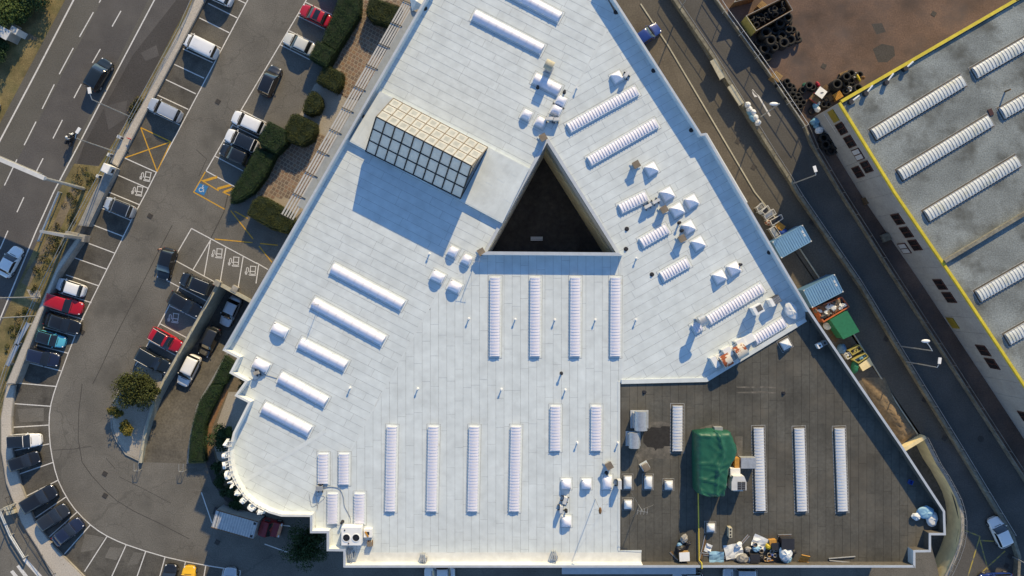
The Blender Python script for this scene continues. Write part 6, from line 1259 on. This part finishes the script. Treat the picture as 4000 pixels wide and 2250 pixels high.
def skip(pts, h, m, label, fill, name='skip', rim=.12):
    P4 = [W(p, h) for p in pts]; c = sum(P4, Vector()) / 4; t = thing(name, (c.x, c.y, 0), label, 'skip'); out = [v.to_2d()[:] for v in P4]; inn = inset(out, rim)
    for i in range(4): j = (i + 1) % 4; MB().prism([out[i], out[j], inn[j], inn[i]], .1, h).build('side', m, t)
    MB().prism(inn, .1, .2).build('floor', 'rust_frame', t)
    rnd = random.Random(len(label)); I = [Vector(v) for v in inset(out, rim + .12)]
    for k, (mm, n, r) in enumerate(fill):
        for i in range(n):
            u, v = rnd.random(), rnd.random(); q = I[0].lerp(I[1], u).lerp(I[3].lerp(I[2], u), v); z = rnd.uniform(.5, .95) * h
            o = MB().blob((0, 0, 0), (r * rnd.uniform(.6, 1.3), r * rnd.uniform(.5, 1.1), r * .5), 7, 5, .35, rnd).build('scrap', mm, raw=True); o.location = (q.x, q.y, z); o.rotation_euler = (0, 0, rnd.uniform(0, 6)); tag(o, {'cardboard': 'torn brown cardboard', 'bag_white': 'crumpled white paper', 'bag_blue': 'blue crushed bottles', 'skip_yellow': 'yellow metal offcuts', 'metal_dark': 'dark scrap metal', 'skip_orange': 'red plastic scrap', 'cloth_brown': 'brown packaging waste', 'wood': 'broken wooden pieces'}.get(mm, 'mixed scrap') + ' inside the ' + label.split(' with')[0], 'waste', 'waste in the ' + label.split(' with')[0])
    return t
skip([P('31', 362, 870), P('31', 560, 790), P('31', 617, 868), P('31', 420, 985)], 1.7, 'skip_orange', 'open orange skip with paper and cardboard', (('cloth_brown', 14, .55), ('cardboard', 10, .5), ('bag_white', 16, .4), ('metal_dark', 5, .4)))
c = [W(p, 2.2) for p in P('31', 475, 968, 597, 900, 687, 1052, 570, 1108)]; t = thing('green_container', (sum(c, Vector()) / 4).to_2d().to_3d(), 'closed flat topped green container', 'container'); MB().prism([v.to_2d()[:] for v in c], .1, 2.15).build('body', 'box_green', t); MB().prism(inset([v.to_2d()[:] for v in c], -.05), 2.15, 2.22).build('lid', 'box_green', t); MB().prism(inset([v.to_2d()[:] for v in c], .15), 0, .1).build('skid', 'metal_dark', t)
skip(P('e', 640, 850, 800, 760, 860, 830, 700, 920), .9, 'skip_yellow', 'upper pale yellow tipping skip with yellow offcuts', (('skip_yellow', 9, .25), ('metal_dark', 4, .2)))
skip(P('e', 700, 985, 890, 880, 945, 935, 790, 1045), 1.1, 'skip_yellow', 'middle yellow tipping skip with blue bottles', (('bag_blue', 12, .22), ('metal_dark', 3, .2)))
c = [W(p, .9) for p in P('e', 800, 1065, 950, 960, 1000, 1065, 855, 1150)]; t = thing('covered_skip', (sum(c, Vector()) / 4).to_2d().to_3d(), 'lowest tipping skip covered with a pale board', 'skip'); MB().prism([v.to_2d()[:] for v in c], .05, .85).build('body', 'skip_yellow', t); MB().prism(inset([v.to_2d()[:] for v in c], -.06), .85, .9).build('cover', 'wall_tan', t)
skip(P('e', 570, 905, 650, 870, 690, 945, 625, 985), .8, 'metal_pale', 'small white crate skip beside the wall', (('bag_white', 5, .2), ('skip_yellow', 3, .15)), rim=.08)
for q, lb, s in ((P('e', 400, 525), 'upper brown pallet beside the green container', 0), (P('e', 448, 640), 'lower brown pallet beside the green container', 1)): pallet_stack(W(q, .2), .6 + .3 * s, 1, lb, 'wood_dark')
sack(P('e', 325, 470), (.6, .5, .45), 'bag_white', 'pale grey plastic bags above the brown pallets', 0, seed=31, jit=.3)
sack(P('e', 540, 820), (.6, .7, .6), 'container_blue_dark', 'dark blue tub bag above the yellow skips', 0, seed=32); sack(P('e', 730, 1100), (.5, .9, .5), 'box_green', 'dark green net heap beside the covered skip', 0, seed=33)
def cage(pts, h, label, fillm):
    P4 = [W(p, h) for p in pts]; c = sum(P4, Vector()) / 4; t = thing('stillage', (c.x, c.y, 0), label, 'stillage'); f = [v.to_2d()[:] for v in P4]
    for i in range(4):
        j = (i + 1) % 4; MB().tube([(*f[i], .1), (*f[i], h)], .04, 5).build('post', 'metal_pale', t); MB().tube([(*f[i], h), (*f[j], h)], .04, 5).build('rail', 'metal_pale', t); MB().tube([(*f[i], h * .5), (*f[j], h * .5)], .03, 5).build('rail', 'metal_grey', t)
    MB().prism(inset(f, .06), .08, .16).build('floor', 'wood_dark', t)
    MB().prism(inset(f, .12), .16, h * .72).build('contents', fillm, t)
cage(P('d', 205, 185, 285, 120, 330, 190, 235, 250), 1.1, 'uppermost metal stillage beside the building', 'concrete_grey'); cage(P('d', 280, 240, 370, 160, 410, 230, 330, 290), 1.1, 'second metal stillage with dark scrap', 'metal_dark'); cage(P('d', 310, 300, 450, 210, 490, 280, 350, 370), 1.0, 'third metal stillage with a glass sheet', 'metal_grey'); cage(P('d', 400, 380, 565, 290, 590, 350, 440, 450), 1.0, 'wide rusty stillage with dark boards', 'metal_dark'); cage(P('d', 395, 500, 470, 455, 560, 590, 480, 640), 1.2, 'tall glass topped stillage beside the blue container', 'metal_grey')
pallet_stack(W(P('d', 560, 460), 1.0), -.6, 6, 'yellow wooden pallet in the sunlit stack by the blue container', 'wood_orange', group='sunlit yellow pallets', sz=(1.1, .8)); sack(P('d', 590, 550), (.6, .5, .5), 'blue_plastic', 'dark blue bin bag between pallets and container', 0, seed=35); sack(P('d', 375, 410), (.45, .4, .4), 'rust', 'red and white scrap heap beside the stillages', 0, seed=36, jit=.3); sack(P('d', 270, 260), (.4, .3, .3), 'bag_white', 'white rag bundle between two stillages', 0, seed=37, jit=.3)
# sacks on the road wall, gate
for k, (x, y) in enumerate(((1045, 230), (1075, 300), (1125, 345), (1160, 425), (1200, 500))): sack(P('k', x, y), (.42, .45, .42), 'bag_white', ('first', 'second', 'third', 'fourth', 'last')[k] + ' white filled sack in the row on the road wall, counted from above', .8, group='white sacks along the road wall', seed=40 + k)
for k, (x, y) in enumerate(((1080, 350), (1115, 430))): sack(P('k', x, y), (.35, .6, .35), 'bag_blue', ('upper', 'lower')[k] + ' blue plastic bundle among the white sacks', .8, seed=46 + k, a=.6)
def gate(p, q, label):
    a, b = W(p, 1.4), W(q, 1.4); d = (b - a); A = math.atan2(d.y, d.x); m = (a + b) / 2; t = thing('gate_leaf', (m.x, m.y, 0), label, 'gate', rz=A); L = d.length; MB().box((0, 0, 1.3), (L, .75, .1)).build('top_box', 'coping_cream', t, raw=True); MB().box((0, .3, .7), (L, .08, 1.1)).build('panel', 'concrete', t, raw=True)
    for s in (-1, 1): MB().box((s * (L / 2 - .1), .15, .63), (.15, .3, 1.25)).build('post', 'concrete', t, raw=True)
gate(P('20', 1515, 450), P('20', 1590, 590), 'upper cream gate panel on the road wall'); gate(P('20', 1645, 645), P('20', 1735, 785), 'lower cream gate panel on the road wall')
# ---- tyres
def tyre_mesh(R, r, w):
    mb = MB(); n, k = 20, 8; rows = []
    for i in range(n + 1):
        a = 2 * math.pi * i / n; row = []
        for j in range(k + 1):
            b = 2 * math.pi * j / k; cx, cz = math.cos(b), math.sin(b); rr = (R + r) / 2 + (R - r) / 2 * math.copysign(abs(cx) ** .6, cx); row.append(Vector((rr * math.cos(a), rr * math.sin(a), w / 2 + w / 2 * math.copysign(abs(cz) ** .6, cz))))
        rows.append(row)
    return mb.grid(rows)
TY = [tyre_mesh(.5, .27, .28).mesh('tyre', 'rubber', smooth=True), tyre_mesh(.5, .27, .28).mesh('tyre', 'rubber_grey', smooth=True)]; R2 = random.Random(99)
def tyre(p, s, z, label, group, tilt=(0, 0)):
    c = W(p, z + .28 * s); o = obj('tyre', TY[R2.randrange(2)]); o.location = (c.x, c.y, z); o.scale = (s, s, s); o.rotation_euler = (tilt[0], tilt[1], R2.uniform(0, 6)); tag(o, label, 'tyre', group)
def stack(p, s, n, label, group):
    c = W(p, .28 * s * n)
    for k in range(n): q = (p[0], p[1]); o = obj('tyre', TY[R2.randrange(2)]); o.location = (c.x + R2.uniform(-.03, .03), c.y + R2.uniform(-.03, .03), .02 + .285 * s * k); o.scale = (s, s, s); o.rotation_euler = (0, 0, R2.uniform(0, 6)); tag(o, label, 'tyre', group)
GA = ('worn black tyre in the stacks below the big tyre bin', 'tyre stacks below the tyre bin')
for x, y, s, n in ((960, 325, 1.25, 5), (810, 430, 1.35, 4), (980, 555, 1.1, 4), (1050, 560, .95, 3), (545, 610, 1.5, 4), (640, 755, 1.45, 4), (785, 745, 1.25, 3), (885, 805, 1.4, 3), (1005, 750, 1.45, 2), (850, 660, 1.3, 3), (515, 915, 1.4, 3), (705, 895, 1.05, 4), (570, 1070, 1.4, 2), (890, 740, 1.0, 2), (720, 560, 1.2, 3), (420, 780, 1.1, 2)): stack(P('b', x, y), s, n, *GA)
for x, y, tl in ((1135, 660, .8), (1160, 765, .7), (990, 450, 1.2)): tyre(P('b', x, y), 1.15, .25, 'tyre leaning at the right end of the tyre stacks', 'leaning tyres', (tl, .3))
# tyre bin
def tyre_bin(pts, h, label):
    P4 = [W(p, h) for p in pts]; out = [v.to_2d()[:] for v in P4]; inn = inset(out, .1); c = sum(P4, Vector()) / 4; t = thing('tyre_bin', (c.x, c.y, 0), label, 'container')
    for i in range(4): j = (i + 1) % 4; MB().prism([out[i], out[j], inn[j], inn[i]], .05, h).build('side', 'rust_frame' if i != 0 else 'skip_yellow', t)
    for i in range(4): j = (i + 1) % 4; MB().tube([(*out[i], h), (*out[j], h)], .045, 5).build('rim', 'concrete', t)
    MB().prism(inn, .05, .12).build('floor', 'metal_dark', t); return [Vector(v) for v in inset(out, .55)]
I = tyre_bin(P('b', 355, 582, 165, 300, 900, -60, 1045, 190), 2.4, 'long open rusty bin full of tyres at the upper edge')
for k in range(46):
    u, v = R2.random(), R2.random(); q = I[0].lerp(I[1], u).lerp(I[3].lerp(I[2], u), v); o = obj('tyre', TY[R2.randrange(2)]); s = R2.uniform(.6, .95); o.location = (q.x, q.y, R2.uniform(.8, 2.0)); o.scale = (s,) * 3; o.rotation_euler = (R2.uniform(-.7, .7), R2.uniform(-.7, .7), 0); tag(o, 'tyre lying inside the long open rusty bin', 'tyre', 'tyres inside the open bin')
I2 = tyre_bin(P('b', -60, 40, 30, -80, 460, -260, 380, -80), 2.2, 'dark green edged bin at the very upper edge')
GB = ('small tyre in the rows along the yard fence', 'tyre rows along the yard fence')
for x, y, n in ((290, 330, 4), (415, 300, 4), (375, 385, 3), (460, 370, 4), (510, 390, 3), (470, 440, 3), (535, 450, 3), (400, 488, 3), (520, 520, 3), (610, 540, 3), (560, 590, 3), (640, 600, 3), (510, 655, 3), (575, 660, 3), (700, 665, 3), (560, 722, 3), (640, 728, 3), (430, 555, 3), (345, 440, 2)): stack(P('c', x, y), .84, n, *GB)
GC = ('tyre in the heap at the warehouse corner', 'tyre heap at the warehouse corner')
for x, y, s, n in ((1520, 160, 1.0, 3), (1445, 215, 1.15, 4), (1275, 345, 1.35, 4), (1335, 270, .8, 3), (1420, 470, 1.0, 2), (1635, 410, 1.15, 3), (1660, 180, .95, 2), (1090, 618, .75, 2), (1050, 690, .95, 2), (1125, 695, .9, 2), (800, 365, 1.05, 3), (860, 400, .95, 2), (690, 440, 1.0, 2), (1430, 340, .9, 3), (1560, 375, .7, 2), (1560, 460, .9, 1), (1520, 290, .9, 2), (850, 800, 1.0, 1)): stack(P('c', x, y), s, n, *GC)
for q, s in ((P('c', 1485, 425), .36), (P('c', 1590, 190), .35)): c = W(q, .5); t = thing('wheel_rim', (c.x, c.y, .3), 'bare steel wheel rim on the tyre heap, ' + ('lower one' if s > .355 else 'upper one'), 'wheel rim'); MB().lathe((0, 0, 0), [(s, 0), (s, .2), (s * .8, .2), (s * .75, .1), (.05, .12)], 16).build('rim', 'metal_pale', t, raw=True); [MB().box((s * .4 * math.cos(k * 1.257), s * .4 * math.sin(k * 1.257), .13), (s * .7, .05, .03), k * 1.257).build('spoke', 'metal_dark', t, raw=True) for k in range(5)]
GD = ('big dark tyre in the shaded pen beside the warehouse wall', 'tyres in the shaded pen')
for x, y, s, n in ((1060, 1260, 1.25, 3), (1200, 1240, 1.3, 3), (1260, 1370, 1.25, 3), (1090, 1380, 1.25, 3), (1180, 1480, 1.3, 2), (1330, 1460, 1.2, 2)): stack(P('c', x, y), s, n, *GD)
a, b = W(P('c', 1065, 850), 3.0), W(P('30', 612, 1140), 3.0); d = b - a; m = (a + b) / 2; A = math.atan2(d.y, d.x); t = thing('lean_to_screen', (m.x, m.y, 0), 'pale topped screen wall along the foot of the warehouse', 'screen'); MB().box((m.x, m.y, 1.45), (d.length, .1, 2.9), A).build('panel', 'concrete_grey', t); MB().box((m.x, m.y, 2.95), (d.length, .28, .1), A).build('top_rail', 'metal_pale', t)
pallet_stack(W(P('c', 245, 215), 1.2), ang(.8, .6), 9, 'yellow brown pallet in the stack by the yard fence', 'wood', group='pallets by the yard fence', sz=(1.15, 1.0)); pallet_stack(W(P('c', 1310, 530), 1.0), ang(.8, -.5), 5, 'bright yellow pallet at the warehouse corner', 'wood_orange', group='bright pallets at the warehouse corner', sz=(1.1, .9)); pallet_stack(W(P('c', 1150, 575), .7), ang(.8, -.5), 3, 'dark pallet beside the bright yellow pallets', 'wood_dark', group='dark pallets at the warehouse corner'); pallet_stack(W(P('c', 1100, 430), .9), ang(.8, -.5) + .3, 4, 'brown pallet behind the white topped table', 'wood_dark', group='brown pallets in the yard')
pallet_stack(W(P('c', 1420, 155), .8), ang(.9, -.4), 3, 'thin wooden pallet above the tyre heap', 'wood', group='thin pallets above the tyre heap', sz=(1.1, .6)); pallet_stack(W(P('31', 770, 55), 1.), .4, 5, 'upper grey pallet in the shade of the warehouse', 'wood_dark', group='upper shaded pallets'); pallet_stack(W(P('31', 905, 340), .8), .4, 4, 'lower grey pallet in the shade of the warehouse', 'concrete_moss', group='lower shaded pallets', sz=(1.1, 1.))
pallet_stack(W(P('b', 740, 1420), .9), ang(.7, .7), 1, 'single pallet at the edge of the tyre shadow', 'wood'); pallet_stack(W(P('b', 515, 50), 2.), ang(.6, -.7), 8, 'pallet in the stack behind the tyre bin', 'wood', group='pallets behind the tyre bin', sz=(1.0, .9))
c = W(P('c', 1000, 490), 1.2); t = thing('work_table', (c.x, c.y, 0), 'white topped work table in the tyre yard', 'table', rz=ang(.8, .6)); MB().box((0, 0, 1.15), (1.15, 1.15, .08)).build('top', 'metal_white', t, raw=True); MB().box((.1, .05, 1.21), (.35, .12, .04), .8).build('tool', 'metal_dark', t, raw=True); [MB().box((sx * .5, sy * .5, .55), (.07, .07, 1.1)).build('leg', 'metal_dark', t, raw=True) for sx in (-1, 1) for sy in (-1, 1)]
c = W(P('c', 905, 590), .8); t = thing('red_trolley', (c.x, c.y, 0), 'red framed trolley below the white topped table', 'trolley', rz=ang(.8, .6)); MB().box((0, 0, .45), (1.2, .9, .5)).build('tray', 'wood_dark', t, raw=True); [MB().tube([(-.6, s * .47, .75), (.6, s * .47, .75)], .04, 5).build('rail', 'red_plastic', t, raw=True) for s in (-1, 1)]; [MB().cyl((x * .5, y * .4, .1), (x * .5, y * .4 + .06, .1), .1, n=10).build('wheel', 'rubber', t, raw=True) for x in (-1, 1) for y in (-1, 1)]
for q, m, r, lb, sd_ in ((P('c', 905, 720), 'bag_blue', (.4, .45, .4), 'upper blue bag in the yard', 1), (P('c', 935, 775), 'bag_white', (.38, .45, .4), 'pale bag below the upper blue bag', 2), (P('c', 950, 675), 'bag_white', (.3, .3, .3), 'small white bag at the end of the red trolley', 3), (P('c', 900, 985), 'bag_blue', (.65, .5, .5), 'largest blue bag near the warehouse corner', 4), (P('c', 970, 910), 'bag_blue', (.35, .35, .35), 'small blue bag beside a pale board', 5), (P('c', 970, 1140), 'bag_white', (.6, .5, .5), 'pale green white bag heap by the warehouse screen', 6), (P('c', 920, 1060), 'bag_blue', (.4, .4, .4), 'blue grey bag between the larger bags', 7), (P('c', 840, 990), 'bag_blue', (.3, .25, .3), 'little blue bag left of the largest one', 8), (P('c', 720, 365), 'tarp_green', (.4, .35, .3), 'green plastic scrap left of the tyres', 9), (P('c', 940, 350), 'red_plastic', (.25, .4, .3), 'red plastic scrap right of the tyres', 10), (P('c', 1640, 240), 'yellow_plastic', (.15, .6, .2), 'yellow bumper bar on the tyre heap', 11), (P('c', 1720, 235), 'rust_frame', (.25, .25, .3), 'rusty drum on the tyre heap', 12)): sack(q, r, m, lb, .02 if sd_ < 11 else .5, seed=70 + sd_, jit=.22, a=.5, name='bag' if sd_ < 9 else 'scrap', cat='bag' if sd_ < 9 else 'scrap')
for q, lb in ((P('c', 1040, 935), 'upper pale board by the warehouse screen'), (P('c', 1140, 1080), 'lower pale board by the warehouse screen')): c = W(q, .5); tag(MB().box((c.x, c.y, .45), (.9, .9, .9), .6).build('foam_block', 'concrete'), lb, 'block')
t = thing('umbrella_canopy', W(P('10', 1215, 20), 6), 'cream folded canopy at the upper end of the sunshade', 'canopy'); c = W(P('10', 1215, 20), 9.6); MB().add([(c.x - 1, c.y + 1.2, 9.3), (c.x + 1.2, c.y + 1.0, 9.5), (c.x + 1.0, c.y - .5, 9.6), (c.x - .6, c.y - .9, 9.4), (c.x, c.y, 10.0)], [(0, 4, 1), (1, 4, 2), (2, 4, 3), (3, 4, 0)]).build('cloth', 'roof_cream', t)
